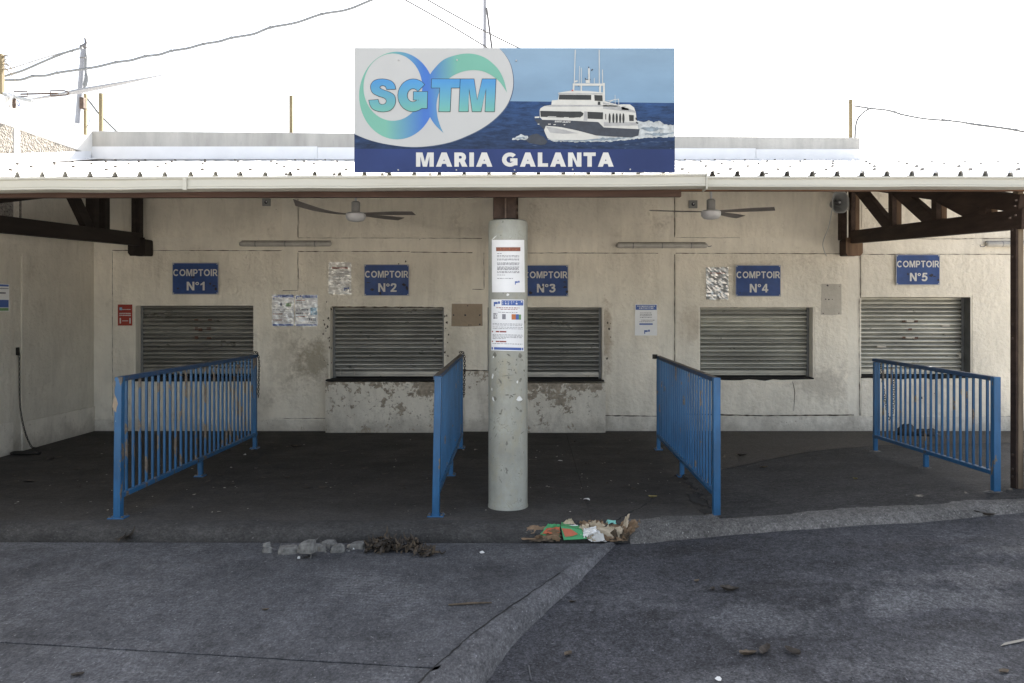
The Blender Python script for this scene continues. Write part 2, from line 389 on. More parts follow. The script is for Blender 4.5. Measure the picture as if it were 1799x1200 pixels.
def m_floor(name, col, hue, swirl=0.0, fine=1.0, pale=.4, stain=.6, wet=0.0, pale_zones=False, spots=False, grain=(.7,1.2,1)):
    t = NT(name)
    c = t.tint(col, t.noise(.55, None, 8, .66), .66, 1.30)
    c = t.tint(c, t.noise(3.2, t.map(grain), 8, .68), .76, 1.24)
    if swirl:
        v = t.map((1,1,1)); wv = t.n('ShaderNodeTexWave'); wv.wave_type = 'BANDS'; wv.bands_direction = 'Y'
        t.link(v, wv.inputs['Vector']); wv.inputs['Scale'].default_value = 7.0; wv.inputs['Distortion'].default_value = 16.0
        wv.inputs['Detail'].default_value = 3.0; wv.inputs['Detail Scale'].default_value = .55
        f = t.mul(wv.outputs['Fac'], t.ramp(t.noise(1.1, None, 4), .35, .7))
        c = t.mix(t.mul(t.ramp(f, .3, .9), .55*swirl), c, hue)
    pt = t.ramp(t.noise(1.2, t.map((.8,1.7,1), (5,2,0)), 9, .74), .53, .68)
    c = t.mix(t.mul(pt, pale), c, hue)
    dk = t.ramp(t.noise(1.0, t.map((.8,1.5,1), (1,7,0)), 8, .68), .55, .72)
    c = t.mix(t.mul(dk, stain), c, tuple(x*.33 for x in col))
    if spots:                                              # oil-dark patches and pale crusts
        for (ax, ay, rw, rh, k, tone) in ((1.2,5.7,.45,.14,.7,(.022,.020,.020)), (2.75,5.5,.9,.12,.55,(.034,.027,.025)), (1.5,4.95,.5,.12,.5,(.026,.024,.024)), (.75,4.6,.3,.1,.5,(.03,.028,.028)), (2.3,4.3,.35,.1,.6,(.028,.026,.026)), (2.25,4.65,.55,.22,.75,(.17,.168,.17)), (2.75,4.95,.6,.18,.7,(.16,.155,.155)), (1.25,4.5,.4,.25,.6,(.15,.15,.155)), (2.0,3.9,.5,.2,.6,(.15,.15,.155)), (1.0,3.8,.3,.2,.5,(.14,.14,.145)), (3.2,5.3,.5,.12,.55,(.15,.145,.14))):
            dv = t.n('ShaderNodeVectorMath'); dv.operation = 'LENGTH'
            t.link(t.map((1/rw,1/rh,0), (-ax/rw,-ay/rh,0)), dv.inputs[0])
            f = t.ramp(t.math('ADD', dv.outputs['Value'], t.mul(t.math('SUBTRACT', t.noise(5, t.map((1,.6,1)), 8, .75), .5), 4.0)), 1.05, .3)
            c = t.mix(t.mul(f, k*.68), c, tone)
    if pale_zones:                                               # skylight painted in along the open edge, and a paler tone towards the right
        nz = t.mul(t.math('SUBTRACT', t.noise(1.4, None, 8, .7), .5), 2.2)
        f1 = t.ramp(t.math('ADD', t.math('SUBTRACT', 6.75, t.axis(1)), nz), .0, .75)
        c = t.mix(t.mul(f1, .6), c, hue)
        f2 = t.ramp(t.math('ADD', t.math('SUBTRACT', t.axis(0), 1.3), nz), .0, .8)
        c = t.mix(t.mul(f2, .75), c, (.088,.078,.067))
    c = t.tint(c, t.noise(24, t.map(grain), 7, .8), 1-.46*fine, 1+.48*fine)
    cell = t.voro(85, t.map(grain), out='Color'); c = t.tint(c, t.axis(0, cell), 1-.11*fine, 1+.13*fine)
    g = t.noise(80, t.map(grain), 5, .75)
    c = t.tint(c, g, 1-.5*fine, 1+.6*fine)
    sp = t.ramp(t.noise(62, t.map(grain, (9,9,0)), 2, .5), .69, .73)
    c = t.mix(t.mul(sp, .4), c, tuple(min(1, x*2.6) for x in hue))
    h = t.noise(120, None, 4, .65); nr = t.bump(h, .45*fine, .012)
    nr = t.bump(t.noise(6, None, 5, .6), .35, .04, nr)
    if swirl: nr = t.bump(wv.outputs['Fac'], .08*swirl, .01, nr)
    ro = t.ramp(t.noise(2, None, 4), .3, .7, .82-wet, .95-wet*.5)
    return t.done(c, ro, 0, nr, 0, .3)
M['floor'] = m_floor('sooty_concrete_floor', (.043,.0385,.034), (.082,.077,.072), 0, .8, .30, .5, pale_zones=True)
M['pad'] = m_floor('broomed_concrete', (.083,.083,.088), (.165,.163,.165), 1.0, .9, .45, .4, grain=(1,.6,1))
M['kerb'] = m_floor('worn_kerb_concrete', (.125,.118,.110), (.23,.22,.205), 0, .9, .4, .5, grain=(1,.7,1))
M['kerb_floor'] = m_floor('dirty_slab_edge', (.054,.0515,.049), (.088,.085,.08), 0, .6, .25, .4)
M['pad_kerb'] = m_floor('rounded_kerb_concrete', (.098,.097,.101), (.185,.183,.187), 0, .9, .45, .5, grain=(1,.6,1))
M['asphalt'] = m_floor('worn_asphalt', (.053,.053,.058), (.13,.13,.137), 0, 1.25, .45, .6, spots=True, grain=(1,.85,1))
M['asphalt_in'] = m_floor('patched_asphalt', (.040,.038,.037), (.075,.072,.07), 0, 1.25, .25, .5)
M['bounce'] = m_floor('pale_bounce_concrete', (.46,.43,.38), (.5,.47,.42), 0, .4, .3, .2)
M['grit'] = plain('grit', (.10,.097,.093), .95, var=.6, scale=9)
M['stone'] = plain('concrete_rubble', (.18,.175,.162), .95, var=.5, scale=22, bump=.5, bscale=70)
M['leaf'] = plain('dry_leaf', (.050,.040,.031), .85, var=.5, scale=20)
M['leaf2'] = plain('tan_leaf', (.105,.078,.052), .8, var=.4, scale=24)
M['leaf3'] = plain('yellow_leaf', (.20,.16,.06), .8, var=.3, scale=24)
def m_paper(name, col, var=.12, rough=.8, scale=30):
    t = NT(name); c = t.tint(col, t.noise(scale, None, 5, .6), 1-var, 1+var)
    c = t.mix(t.mul(t.ramp(t.noise(9, None, 6, .7), .56, .7), .35), c, tuple(x*.5 for x in col))
    return t.done(c, rough, 0, t.bump(t.noise(18, None, 4), .3, .02))
M['kraft'] = m_paper('brown_paper', (.22,.145,.085), .25)
M['kraft2'] = m_paper('pale_brown_paper', (.48,.40,.29), .22)
M['white_paper'] = m_paper('white_paper', (.74,.73,.70), .06)
M['green_card'] = m_paper('green_card', (.055,.31,.115), .1, .45)
M['orange_card'] = m_paper('orange_card', (.46,.11,.045), .1, .45)
M['teal_card'] = m_paper('teal_card', (.22,.55,.47), .06, .6)
def pr(name, col, rough=.45, var=.06, scale=5, spec=.45): return plain(name, col, rough, 0, var, scale, spec=spec)
def m_plate():
    t = NT('blue_enamel_plate'); c = t.tint((.020,.055,.19), t.noise(5, None, 5, .65), .78, 1.28)
    c = t.mix(t.mul(t.ramp(t.noise(13, None, 6, .7), .62, .72), .5), c, (.035,.035,.05))
    return t.done(c, t.ramp(t.noise(9, None, 5), .3, .7, .3, .55), 0, t.bump(t.noise(3, None, 2), .12, .02), 0, .35)
M['plate'] = m_plate()
M['plate_rim'] = pr('plate_rim', (.42,.43,.45))
M['letter'] = pr('white_letter', (.58,.58,.56), .5)
M['scuff'] = pr('dark_scuff', (.022,.022,.035), .7, .4, 30)
M['paper'] = pr('notice_paper', (.80,.81,.82), .5, .05, 6)
M['paper_blue'] = pr('notice_blue', (.055,.12,.38), .45)
M['paper_ink'] = pr('notice_ink', (.22,.22,.25), .6, .3, 60)
M['paper_red'] = pr('notice_red', (.26,.045,.035), .5)
M['paper_brown'] = pr('notice_brown', (.23,.075,.045), .5)
M['paper_cyan'] = pr('notice_cyan', (.23,.44,.60), .5)
M['paper_orange'] = pr('notice_orange', (.5,.17,.06), .5)
M['paper_green'] = pr('notice_green', (.15,.3,.12), .5)
M['red_notice'] = pr('red_notice', (.30,.035,.022), .5, .1)
M['aged'] = m_paper('aged_paper', (.46,.45,.42), .1, .7, 20)
def m_sleeve(name, k, sc_, st):
    t = NT(name); t.t.nodes.remove(t.b)
    gl = t.n('ShaderNodeBsdfGlossy'); gl.inputs['Roughness'].default_value = .12; gl.inputs['Color'].default_value = (1,1,1,1)
    tr = t.n('ShaderNodeBsdfTransparent'); tr.inputs['Color'].default_value = (.98,.98,.98,1)
    fr = t.n('ShaderNodeFresnel'); fr.inputs['IOR'].default_value = 1.6
    nb = t.bump(t.noise(sc_, t.map((.45,1,1.8)), 1.5, .4), st, .02); t.link(nb, gl.inputs['Normal'])
    mx = t.n('ShaderNodeMixShader'); t.link(t.math('MINIMUM', t.math('MULTIPLY', fr.outputs[0], k), .9), mx.inputs[0]); t.link(tr.outputs[0], mx.inputs[1]); t.link(gl.outputs[0], mx.inputs[2])
    t.link(mx.outputs[0], t.out.inputs['Surface']); return t.m
M['sleeve'] = m_sleeve('clear_plastic', 2.1, 14, .4); M['sleeve_shiny'] = m_sleeve('glaring_plastic', 4.6, 4.5, .16)
M['fan_white'] = pr('white_enamel', (.55,.56,.58), .35, .06)
M['fan_grey'] = pr('grey_plastic', (.24,.24,.235), .5)
M['blade'] = plain('grey_fan_blade', (.17,.155,.145), .6, 0, .2, 6)
M['lamp_tube'] = plain('dusty_clear_tube', (.40,.39,.36), .35, 0, .15, 9, spec=.5)
M['lamp_back'] = plain('lamp_tray', (.20,.19,.175), .6, 0, .2, 9)
M['box_grey'] = pr('grey_box', (.22,.225,.22), .6, .15)
M['horn'] = pr('grey_horn', (.42,.43,.43), .5, .1)
M['horn_in'] = pr('dark_horn_throat', (.12,.12,.125), .5, .1)
M['cable'] = pr('grey_cable', (.16,.17,.18), .6)
M['cable_pale'] = pr('pale_cable', (.10,.10,.105), .6)
M['pole'] = pr('galvanised_pole', (.25,.26,.29), .4, .08)
M['strap'] = pr('pale_strap', (.33,.33,.335), .7)
M['hook'] = plain('rusty_iron', (.10,.07,.055), .7, .4, .4, 20)
M['twig'] = plain('dry_twig', (.22,.18,.13), .9)
M['black_bag'] = plain('black_plastic', (.012,.011,.011), .55, 0, .2, 8)
# sign print
def m_sky_print():
    t = NT('printed_sky'); z = t.axis(2); c = t.mix(t.ramp(z, 3.22, 3.65), (.165,.275,.40), (.195,.295,.40))
    c = t.tint(c, t.noise(2.2, t.map((.6,1,1.6)), 5, .6), .9, 1.1); return t.done(c, .38)
def m_sea_print():
    t = NT('printed_sea'); z = t.axis(2); c = t.mix(t.ramp(z, 2.86, 3.24), (.014,.030,.075), (.022,.058,.155))
    c = t.tint(c, t.noise(20, t.map((.35,1,1.8)), 7, .75), .4, 1.7); return t.done(c, .45, spec=.25)
def m_band():
    t = NT('printed_band'); c = t.tint((.019,.036,.128), t.noise(1.7, None, 4), .85, 1.2); return t.done(c, .42, spec=.25)
def m_grad(name, axis, a, b, ca, cb, mid=None):
    t = NT(name); f = t.ramp(t.axis(axis), a, b); c = t.mix(f, ca, cb); c = t.tint(c, t.noise(3, None, 3), .95, 1.05); return t.done(c, .35)
M['p_sky'] = m_sky_print(); M['p_sea'] = m_sea_print(); M['p_band'] = m_band()
M['p_white'] = pr('printed_white', (.445,.455,.455), .35, .03, 2)
M['p_edge'] = pr('printed_edge', (.05,.08,.15), .4)
M['p_ink'] = pr('printed_ink', (.02,.02,.026), .4)
M['p_hull'] = pr('printed_hull', (.030,.036,.050), .4, .2, 20)
M['p_glass'] = pr('printed_windows', (.020,.021,.020), .4, .2, 20)
M['p_ship'] = pr('printed_ship_white', (.53,.53,.50), .4, .08, 12)
M['p_foam'] = pr('printed_foam', (.42,.45,.46), .4, .3, 30)
M['p_shade'] = pr('printed_grey', (.33,.335,.335), .45, .15, 14)
M['p_wake'] = pr('printed_wake_shade', (.20,.25,.29), .45, .35, 26)
M['p_red'] = pr('printed_red', (.5,.08,.06), .4)
# ------------------------------------------------------------------ ground
YW = 10.64                                   # distance of the counter wall
XL = -5.82                                   # face of the left side wall
def structure(o): o['kind'] = 'structure'; return o
KERB = [(-.2,-.14), (.87,-.12), (1.59,-.06), (2.55,.0), (3.79,.085), (6,.17), (10,.2)]       # asphalt level along the kerb foot
KTOP = [(.6,.0), (1.5,.008), (2.2,.045), (2.9,.09), (3.9,.15), (6,.22), (10,.25)]           # kerb crest
def asph(X, Y):
    zf = -.2+.04*max(-1, min(X, 6)); t = max(0, min(1, (6-Y)/2.5)); t = t*t*(3-2*t)
    z = lerp(plin(KERB, X), zf, t)
    return z+.012*mnoise.noise((X*1.3, Y*1.6, 0))+.005*mnoise.noise((X*5, Y*5, 4))
def grid(mb, xs, ys, fz):
    n = len(xs)
    vs = [(x, y, fz(x, y)) for y in ys for x in xs]
    fs = [(j*n+i, j*n+i+1, (j+1)*n+i+1, (j+1)*n+i) for j in range(len(ys)-1) for i in range(n-1)]
    return mb.add(vs, fs)
frange = lambda a, b, st: [a+(b-a)*i/max(1, round((b-a)/st)) for i in range(max(1, round((b-a)/st))+1)]
structure(grid(MB(), frange(-1.6, 6.85, .1), frange(1.0, 6.13, .1), asph).build('asphalt_road', M['asphalt'], smooth=True))
structure(MB().add([(-300,-300,-.34),(300,-300,-.34),(300,300,-.34),(-300,300,-.34)], [(0,1,2,3)]).build('ground', M['bounce']))
structure(MB().box(-40,40,-40,1.02,-.33,-.215).box(6.87,40,1.021,YW+14,-.33,-.03).build('bounce_pavement', M['bounce']))  # unseen pale ground, added to bounce sunlight onto the walls

# floor under the canopy: poured bays with an open joint, and a crack near the ramp
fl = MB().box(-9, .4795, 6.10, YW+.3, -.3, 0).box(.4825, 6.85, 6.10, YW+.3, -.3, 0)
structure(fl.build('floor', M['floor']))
def crack(mb, pts, wd, z=.003, jag=.012):
    P2 = []
    for a, b in zip(pts, pts[1:]):
        n = max(2, int((Vector(b)-Vector(a)).length/.05))
        for i in range(n): P2.append(Vector(a).lerp(Vector(b), i/n))
    P2.append(Vector(pts[-1])); L = []; Rr = []
    for i, p in enumerate(P2):
        d = P2[min(i+1, len(P2)-1)]-P2[max(i-1, 0)]; nrm = Vector((-d.y, d.x, 0)).normalized()
        j = (rnd.random()-.5)*2*jag; h = wd*(.35+.9*rnd.random())/2
        L.append(p+nrm*(j+h)); Rr.append(p+nrm*(j-h))
    vs = [(p.x, p.y, z) for p in L]+[(p.x, p.y, z) for p in Rr]; n = len(L)
    return mb.add(vs, [(n+i, n+i+1, i+1, i) for i in range(n-1)])
ck = MB()
crack(ck, [G(1152,868), G(1146,880), G(1115,897), G(1083,915), G(1062,926)], .022)
crack(ck, [G(1146,872), G(1195,862), G(1232,866), G(1252,893)], .014)
def broken(pts, sd):
    o = []; rg = random.Random(sd)
    for a, b in zip(pts, pts[1:]+pts[:1]):
        for i in range(4): o.append(G(lerp(a[0],b[0],i/4)+rg.uniform(-3,3), lerp(a[1],b[1],i/4)+rg.uniform(-1.2,1.2)))
    c = sum(o, Vector((0,0,0)))/len(o); n = len(o)
    ck.add([(p.x, p.y, .004) for p in o]+[(c.x, c.y, .004)], [(i, (i+1) % n, n) for i in range(n)])
broken([(1207,868),(1240,872),(1256,884),(1252,893),(1236,889),(1215,882)], 1); broken([(1226,896),(1250,892),(1252,902),(1238,904)], 2)
crack(ck, [G(480,822), G(700,826), G(850,823), G(1000,822)], .008)
structure(ck.build('floor_crack', M['fcrack']))

# worn slab edge along the front of the floor (left half) and the rising kerb (right half)
prof = [(6.115,.003), (6.07,-.002), (6.02,-.012), (5.985,-.035), (5.962,-.075), (5.957,-.16), (6.115,-.16)]
eb = MB(); xs = frange(-9, .75, .12); n = len(prof); vs = []
for x in xs:
    for y, z in prof: vs.append((x, y+.012*mnoise.noise((x*2.2, z*9, 1)), z+.006*mnoise.noise((x*3, y*9, 2))))
eb.add(vs, [(i*n+k, i*n+(k+1) % n, (i+1)*n+(k+1) % n, (i+1)*n+k) for i in range(len(xs)-1) for k in range(n)])
structure(eb.build('floor_edge', M['kerb_floor'], smooth=True))
kb = MB(); xs = frange(.751, 6.85, .12); vs = []
KY = [(.75,0), (1.6,.02), (3.8,.10), (6,.16), (10,.2)]
for x in xs:
    dy = plin(KY, x); zt = plin(KTOP, x); zb = plin(KERB, x)
    for y, z in [(6.25,zt-.006), (6.12,zt), (6.04,zt-.008), (5.985,lerp(zt,zb,.35)), (5.945,zb+.012), (5.90,zb-.03), (6.25,zb-.2)]:
        vs.append((x, y+dy+.012*mnoise.noise((x*2.2, z*5, 1)), z+.008*mnoise.noise((x*3, y*9, 2))))
n = 7
kb.add(vs, [(i*n+k, i*n+(k+1) % n, (i+1)*n+(k+1) % n, (i+1)*n+k) for i in range(len(xs)-1) for k in range(n)])
kb.add(vs[:7], [tuple(range(6,-1,-1))])
structure(kb.build('kerb', M['kerb'], smooth=True))

# asphalt patch that ramps up inside, right of the third railing
YB = [(1.5,7.75), (1.9,7.95), (2.97,8.85), (3.6,9.2), (4.2,9.42), (5.5,9.55), (9,9.6)]
def ramp_z(x, y):
    yb = plin(YB, x)+.05*mnoise.noise((x*2, 0, 7)); y0 = 6.13+plin(KY, x)
    s = max(0, min(1, (y-y0)/(yb-y0))); s = s*s*(3-2*s)*.55+s*.45
    return lerp(plin(KTOP, x), .024, s)+.006*mnoise.noise((x*3, y*3, 2))*(1-s)
xs = frange(1.49, 6.85, .12); rows = 26; vs = []
for j in range(rows+1):
    for i, x in enumerate(xs):
        xx = x+(.05*mnoise.noise((j*.6, 3, 3)) if i == 0 else 0)
        y0 = 6.13+plin(KY, xx); y1 = plin(YB, xx)+.05*mnoise.noise((xx*2, 0, 7))
        y = lerp(y0, y1, j/rows); vs.append((xx, y, ramp_z(xx, y) if j < rows else .022))
n = len(xs); pm = MB().add(vs, [(j*n+i, j*n+i+1, (j+1)*n+i+1, (j+1)*n+i) for j in range(rows) for i in range(n-1)])
far = vs[rows*n:]; pm.add(far+[(x, y+.03, -.01) for x, y, z in far], [(i, i+1, n+i+1, n+i) for i in range(n-1)])
edge = [vs[j*n] for j in range(rows+1)]; m = len(edge)
pm.add(edge+[(x-.03, y, -.01) for x, y, z in edge], [(j, j+1, m+j+1, m+j) for j in range(m-1)])
structure(pm.build('asphalt_ramp', M['asphalt_in'], smooth=True))
# feathered, paler cement lip where the patch dies out on the floor
lm_ = MB(); vs2 = []
rim = [(x, y) for x, y, z in far]
for k, (x, y) in enumerate(rim):
    h = .05+.04*mnoise.noise((x*4, 3, 3)); vs2 += [(x, y-.02, .0265), (x, y+h*.4, .020), (x, y+h, .0015)]
lm_.add(vs2, [(3*k+q, 3*k+3+q, 3*k+4+q, 3*k+1+q) for k in range(len(rim)-1) for q in range(2)])
structure(lm_.build('cement_lip', M['kerb'], smooth=True))

# raised concrete pad in the left foreground: two poured slabs and a rounded kerb along its slanting edge
ZP = -.10
inn = [G(1058,957,ZP), G(985,1008,ZP), G(905,1062,ZP), G(830,1116,ZP), G(760,1178,ZP), G(728,1210,ZP)]
inn.append(inn[-1]+(inn[-1]-inn[-2]).normalized()*2.3)
out = [(1082,957), (1020,1020), (955,1080), (898,1138), (862,1188), (842,1214)]
def asg(px, py):
    z = -.15
    for _ in range(6): p = G(px, py, z); z = asph(p.x, p.y)
    return G(px, py, z)
outw = [asg(*p) for p in out]; outw.append(outw[-1]+(inn[-1]-inn[-2]).normalized()*2.3)
jl, jr = G(-60,1125,ZP), G(766,1174.5,ZP)
jd = (jr-jl); jn = Vector((-jd.y, jd.x, 0)).normalized()
if jn.y < 0: jn = -jn
jfar = [jl+jd*(-.9)]+[jl+jd*(i/24) for i in range(25)]
random.seed(3)
jit = [random.uniform(-.006, .006) for _ in jfar]
back = [p+jn*(.006+abs(j)) for p, j in zip(jfar, jit)]; front = [p-jn*(.004+abs(j)*.6) for p, j in zip(jfar, jit[::-1])]
k = 4
s1 = [(p.x, p.y) for p in back]+[(p.x-.004, p.y) for p in reversed(inn[:k+1]) if p.y > jr.y+.02]+[tuple(G(1070,955,ZP).xy), (-9, 5.925)]
s2 = [(p.x, p.y) for p in front]+[(p.x-.004, p.y) for p in inn if p.y < jr.y-.02]+[(-9, inn[-1].y)]
pad = MB().prism_z(s1, -.32, ZP).prism_z(s2, -.32, ZP)
structure(pad.build('concrete_pad', M['pad'], bevel=.006))
ci = catmull([tuple(p) for p in inn], 8); co = catmull([tuple(p) for p in outw], 8); kp = MB(); vs = []
n = 7
for i, (a, b) in enumerate(zip(ci, co)):
    a = Vector(a); b = Vector(b); w8 = .006*mnoise.noise((i*.4, 1, 1))
    for q, (t, f) in enumerate(((0,1.0), (.12,1.0), (.45,.97), (.68,.84), (.85,.56), (.96,.2), (1.06,-.25))):
        p = a.lerp(b, t); z = b.z+(ZP+.006-b.z)*f
        j = .003*mnoise.noise((i*.9, q*1.7, 5)) if q > 1 else 0
        vs.append((p.x+w8*t+(rnd.random()-.5)*.007*(q > 4), p.y+j, z+j))
kp.add(vs, [(i*n+k2, i*n+k2+1, (i+1)*n+k2+1, (i+1)*n+k2) for i in range(len(ci)-1) for k2 in range(n-1)])
structure(kp.build('pad_kerb', M['pad_kerb'], smooth=True))
ck = crack(MB(), [p.copy() for p in inn[1:6]], .011, ZP+.0085, .004); structure(ck.build('kerb_joint', M['fcrack']))

# ------------------------------------------------------------------ ticket office
XR = 6.8
bld = thing('ticket_office', 'long cream plastered ticket office with five shuttered counters under the canopy', 'building', (0, YW, 0))
wx = lambda px: (px-VX)/FPX*YW
wz = lambda py: EYE+(VY-py)/FPX*YW
WIN = [(238,445,537,662), (580,780,540,667), (856,1058,540,668), (1230,1428,540,665), (1513,1705,522,663)]
holes = [(wx(a), wx(b), wz(d), wz(c)) for a, b, c, d in WIN]
# front wall in three sheets that butt end to end, so that the doorway at the right stays open
MB().holed(XL-.2, XR, 0, 3.5, YW, holes+[(6.44, 6.7, 0, 2.2)], .26).build('wall', M['wall'], bld)
MB().box(6.40, 6.74, YW+.2, YW+.25, 0, 2.2).build('dark_door', M['black'], bld)
MB().box(XL-.2, XR, 15.8, 16, 0, 3.5).box(XR-.2, XR, YW+.02, 15.8, 0, 3.5).box(XL-.2, XL, YW+.02, 15.8, 0, 3.5).build('rear_wall', M['wall'], bld)
MB().box(XL-.2, XR, YW+.0, 16, 3.502, 3.58).build('flat_roof', M['parapet'], bld)
MB().add([(x, y, z) for x, zt in ((XL+.004,3.995), (wx(1508),3.905)) for y, z in ((YW-.06,3.6), (YW-.06,zt), (YW+.1,zt), (YW+.1,3.6))],
         [(0,1,2,3), (7,6,5,4), (0,4,5,1), (1,5,6,2), (2,6,7,3), (3,7,4,0)]).build('parapet', M['parapet'], bld, bevel=.006)
for i, (a, b) in enumerate(((XL+.006, wx(560)), (wx(560)+.004, wx(960)), (wx(960)+.004, wx(1325)), (wx(1325)+.004, wx(1509)))):
    zz = 3.785-.012*i
    MB().box(a, b, YW-.075-.002*(i % 2), YW-.062, 3.55, zz).beam((a, YW-.14, 3.59-.004*i), (b, YW-.14, 3.59-.004*i), .12, .012, (0,.22,1)).build('flashing', M['flash'], bld)
MB().box(XL+.02, XR, YW-.095, YW-.001, 3.42, 3.575).build('wall_plate', M['dark_timber'], bld)
PY = YW-.007                                            # face of the rough panels
def panel(x0, x1, y0, y1, hs=(), rough=True):
    hh = []
    for a, b, c, d in hs: hh.append((wx(a), wx(b), wz(d), wz(c)))
    return MB().holed(wx(x0), wx(x1), wz(y1), wz(y0), PY, hh, .012, .012).build('plaster_panel', M['stucco' if rough else 'wall'], bld)
panel(267, 495, 292, 417); panel(525, 847, 292, 417); panel(927, 1156, 292, 417); panel(1187, 1474, 292, 417); panel(1514, 1815, 292, 417)
W = lambda i, g=3: (WIN[i][0]-g, WIN[i][1]+g, WIN[i][2]-g, WIN[i][3]+g)
panel(198, 1157, 441, 732, [W(0), W(1), W(2), (496,524,441,511), (829,851,441,508)])
panel(1187, 1489, 445, 728, [W(3)]); panel(1513, 1778, 446, 730, [W(4)])
def skirt(a, b, top):
    m = MB(); X0, X1 = wx(a), wx(b); n = max(2, int((X1-X0)/.12)); vs = []
    for i in range(n+1):
        x = lerp(X0, X1, i/n); t = wz(top)+.006*mnoise.noise((x*4, 2, 2))
        vs += [(x, YW-.014, -.01), (x, YW-.013, t-.006), (x, YW+.01, t)]
    m.add(vs, [(i*3+k, (i+1)*3+k, (i+1)*3+k+1, i*3+k+1) for i in range(n) for k in range(2)])
    m.build('skirting', M['skirt'], bld)
skirt(163, 575, 737); skirt(1062, 1779, 731)
# cracks and open joints between panel and beam
def joint(pts, wd):
    m = MB(); L = []
    for (a, b) in zip(pts, pts[1:]):
        n = max(2, int(math.hypot(b[0]-a[0], b[1]-a[1])/6))
        L += [(lerp(a[0], b[0], i/n), lerp(a[1], b[1], i/n)) for i in range(n)]
    L.append(pts[-1]); vs = []
    hor = abs(pts[-1][0]-pts[0][0]) > abs(pts[-1][1]-pts[0][1])
    for q in L:
        h = wd*max(.12, .55+.75*mnoise.noise((q[0]*.13, q[1]*.13, wd)))/2; j = .6*mnoise.noise((q[0]*.07, q[1]*.07, 9))
        x, z = (q[0], q[1]+j) if hor else (q[0]+j, q[1])
        a, b = ((x, z-h), (x, z+h)) if hor else ((x-h, z), (x+h, z))
        vs += [(wx(a[0]), PY-.003, wz(a[1])), (wx(b[0]), PY-.003, wz(b[1]))]
    m.add(vs, [(2*i, 2*i+1, 2*i+3, 2*i+2) for i in range(len(L)-1)])
    m.build('joint_crack', M['crack'], bld)
joint([(198,440),(495,440.5)], 1.6); joint([(524,442),(720,442)], 1.9); joint([(722,443),(830,444)], 1.9); joint([(927,444.5),(1156,445)], 1.7)
joint([(1187,445),(1480,446)], 1.6); joint([(1513,447),(1778,447)], 1.5); joint([(198,442),(198,620),(199,730)], 1.1)
joint([(524,444),(524,510)], 1.7); joint([(497,510.5),(524,510.5)], 1.5); joint([(830,508),(850,508.5)], 1.6); joint([(850,444),(850.5,508)], 1.6)
joint([(1185,300),(1185,417)], 2.0); joint([(1185,447),(1185,560),(1184.5,728)], 1.9); joint([(524,350),(524,417)], 1.4); joint([(524,418),(720,418.5),(847,419)], 1.2)
joint([(1511,447),(1511,524)], 1.7); joint([(1509,524),(1509,640),(1510,730)], 1.6); joint([(1187,417.5),(1300,418)], .9)
joint([(1062,730),(1157,731)], 2.8); joint([(1187,727),(1330,730),(1500,729)], 3.2); joint([(1513,732),(1640,733),(1778,732)], 2.0)
joint([(166,738),(205,739)], 1.6); joint([(498,735),(575,735)], 1.3); joint([(813,650),(857,651)], 3.2)
joint([(1560,419),(1640,420),(1779,419)], 1.4); joint([(1576,365),(1577,395)], 2.2); joint([(1520,366),(1560,367)], 1.2); joint([(1643,360),(1642,395)], 1.3)
joint([(583,539),(690,539.5),(778,540)], 2.4); joint([(1392,670),(1396,690),(1394,722)], 1.5)
# worn counters that stick out under the second and third window
def plinth(a, b, top):
    m = MB(); X0, X1, Y0, Z1 = wx(a)*.985, wx(b)*.985, YW-.16, wz(top)-.012
    xs = frange(X0, X1, .06); zs = frange(0, Z1, .06); n = len(xs)
    vs = []
    for z in zs:
        for x in xs:
            ed = min(x-X0, X1-x, Z1-z); rd = .018*max(0, 1-ed/.03)
            vs.append((x, Y0+rd+.004*mnoise.noise((x*4, z*4, 3)), z))
    m.add(vs, [(j*n+i, j*n+i+1, (j+1)*n+i+1, (j+1)*n+i) for j in range(len(zs)-1) for i in range(n-1)])
    m.box(X0+.012, X1-.012, Y0+.03, YW+.02, 0, Z1-.002)
    # sides and top close the block
    m.add([(X0,Y0+.018,0),(X0,YW,0),(X0,YW,Z1),(X0,Y0+.018,Z1),(X1,Y0+.018,0),(X1,YW,0),(X1,YW,Z1),(X1,Y0+.018,Z1)], [(0,3,2,1),(4,5,6,7),(3,7,6,2)])
    return m.build('counter_plinth', M['peel'], bld, smooth=True)
plinth(571, 812, 668); plinth(872, 1064, 670)
MB().box(wx(810), wx(874), YW-.055, YW, -.01, wz(652)).build('dado', M['dado'], bld, bevel=.006)
# patches of old poster glue
for a, b, c, d, mt in ((793,848,534,573,'residue'), (1442,1478,499,553,'residue_pale')):
    q = [(wx(a), wz(d)), (wx((a+b)/2), wz(d)-.006), (wx(b), wz(d)+.004), (wx(b)-.003, wz(c)), (wx(a)+.006, wz(c)+.003)]
    o = MB().flat(q, PY-.002).build('poster_residue', M[mt], bld)
    cm = MB()
    for k in range(7):
        cx, cz, r = lerp(wx(a), wx(b), rnd.uniform(.06,.94)), lerp(wz(d), wz(c), rnd.choice([.05,.08,.5,.92,.95])), rnd.uniform(.006,.014)
        cm.flat([(cx+r*rnd.uniform(.5,1.3)*math.cos(t*1.05), cz+r*rnd.uniform(.4,1.2)*math.sin(t*1.05)) for t in range(6)], PY-.004)
    cm.build('torn_corner', M['scuff'], o)
